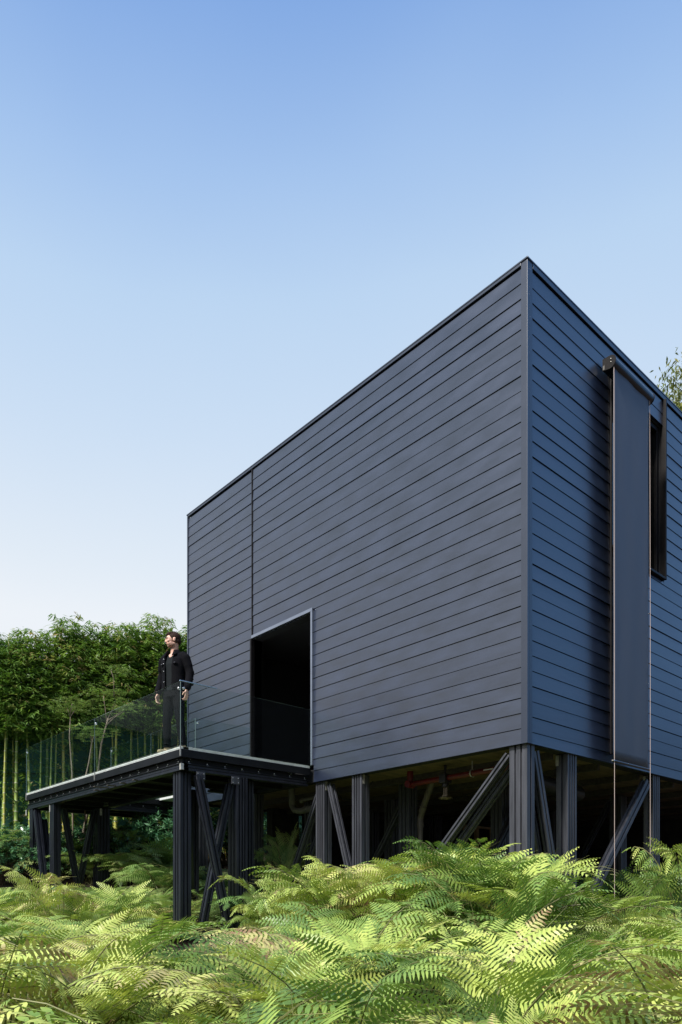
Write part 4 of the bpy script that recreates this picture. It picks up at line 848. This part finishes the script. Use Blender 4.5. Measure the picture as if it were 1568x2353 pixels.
# T-shirt
b = MB(); loft(b, [(0, .01, .93, .165, .115), (0, .01, 1.05, .158, .112), (0, .012, 1.2, .165, .115), (0, .012, 1.33, .178, .118), (0, .018, 1.43, .170, .100), (0, .024, 1.485, .10, .075), (0, .026, 1.515, .072, .062)])
ts = fuse(b, .008, 3); bm = bmesh.new(); bm.from_mesh(ts)
bmesh.ops.delete(bm, geom=[f for f in bm.faces if (lambda c: c.y < -.0 and c.z > 1.425+abs(c.x)*.9)(f.calc_center_median()) or f.calc_center_median().z > 1.502], context='FACES'); bm.to_mesh(ts); bm.free(); ts.materials.append(M['shirt']); obj('t_shirt', ts, man)
# jacket: shell with an open front, sleeves, collar
b = MB(); loft(b, [(0, .012, .965, .190, .138), (0, .012, 1.02, .186, .136), (0, .014, 1.15, .182, .134), (0, .014, 1.30, .196, .138), (0, .018, 1.40, .202, .126), (0, .024, 1.47, .165, .100), (0, .028, 1.51, .096, .080), (0, .030, 1.545, .078, .072)])
for s_ in (1, -1):
    limb(b, [(s_*.165, .018, 1.445), (s_*.205, .020, 1.41), (s_*.238, .040, 1.30), (s_*.262, .052, 1.20), (s_*.270, .020, 1.08), (s_*.272, -.022, .965)], [.066, .068, .062, .058, .052, .047], 16)
    for k_, (cx_, cz) in enumerate(((.268, 1.10), (.27, 1.02))): b.ball((s_*cx_, .035-k_*.006, cz), (.060, .058, .012), 12, 8)
jk = fuse(b, .008, 3); bm = bmesh.new(); bm.from_mesh(jk)
def openw(z_): return float(np.interp(z_, [.93, 1.05, 1.25, 1.42, 1.50, 1.56], [.050, .058, .062, .068, .062, .060]))
kill = []
for f in bm.faces:
    c = f.calc_center_median()
    if c.y < -.01 and abs(c.x+.0) < openw(c.z) and c.z < 1.6: kill.append(f)
    elif abs(c.x) < .21 and c.z < .972 and f.normal.z < -.6 and abs(c.x) < .185: kill.append(f)
    elif c.z > 1.535: kill.append(f)
bmesh.ops.delete(bm, geom=kill, context='FACES'); bm.to_mesh(jk); bm.free(); jk.materials.append(M['jacket']); jo = obj('jacket', jk, man); s3 = jo.modifiers.new('t', 'SOLIDIFY'); s3.thickness = .007; s3.offset = 1
b = MB()
for s_ in (1, -1):
    vs = [(s_*.058, -.060, 1.535), (s_*.080, .03, 1.555), (s_*.112, .02, 1.505), (s_*.118, -.098, 1.455), (s_*.064, -.125, 1.43)]
    vs2 = [(v[0]+s_*.006, v[1]-.008, v[2]+.004) for v in vs]; n5 = 5
    fs = [tuple(range(5)), tuple(range(9, 4, -1))]+[(i, (i+1) % 5, 5+(i+1) % 5, 5+i) for i in range(5)]; b.add(vs+vs2, fs)
b.build('collar', M['jacket'], man)
b = MB()
for s_, zs in ((-1, (1.40, 1.33, 1.22, 1.06)), (1, ())):
    for z_ in zs: b.ball((s_*(openw(z_)+.018), -.128 if z_ < 1.35 else -.120, z_), (.008, .005, .007), 8, 5)
b.ball((.115, -.128, 1.325), (.007, .005, .006), 8, 5); b.ball((-.115, -.128, 1.325), (.007, .005, .006), 8, 5); b.build('buttons', M['steel'], man)
b = MB()
for s_ in (1, -1): b.add([(s_*.085, -.131, 1.345), (s_*.150, -.118, 1.345), (s_*.150, -.126, 1.322), (s_*.117, -.138, 1.308), (s_*.085, -.137, 1.322)], [(0, 1, 2, 3, 4) if s_ < 0 else (4, 3, 2, 1, 0)])
po = b.build('pocket_flap', M['jacket'], man); s4 = po.modifiers.new('t', 'SOLIDIFY'); s4.thickness = .005
# jeans
b = MB(); loft(b, [(0, .012, .84, .165, .108), (0, .012, .90, .166, .112), (0, .01, .97, .158, .110), (0, .01, 1.0, .15, .105)])
for s_ in (1, -1):
    limb(b, [(s_*.085, .012, .86), (s_*.100, .005, .70), (s_*.122, -.006, .50), (s_*.132, .018, .34), (s_*.145, .028, .14)], [.092, .083, .063, .062, .050], 18)
    for z_ in (.53, .48, .44, .17, .13): b.ball((s_*(.122+(.5-z_)*.05), .008, z_), (.066 if z_ > .3 else .056, .066 if z_ > .3 else .057, .010), 12, 8)
tj = fuse(b, .007, 3); tj.materials.append(M['trousers']); obj('trousers', tj, man)
for s_ in (1, -1):
    b = MB(); limb(b, [(s_*.145, .030, .115), (s_*.146, .030, .055)], [.050, .048], 16); b.ball((s_*.150, -.045, .045), (.044, .095, .040), 16, 10); b.ball((s_*.152, -.120, .040), (.042, .050, .034), 16, 10); b.ball((s_*.146, .045, .045), (.040, .045, .042), 14, 10)
    q = fuse(b, .006, 3); co = np.zeros(len(q.vertices)*3); q.vertices.foreach_get('co', co); co = co.reshape(-1, 3); co[:, 2] = np.maximum(co[:, 2], .001); q.vertices.foreach_set('co', co.reshape(-1)); q.materials.append(M['boot']); obj('boot', q, man)
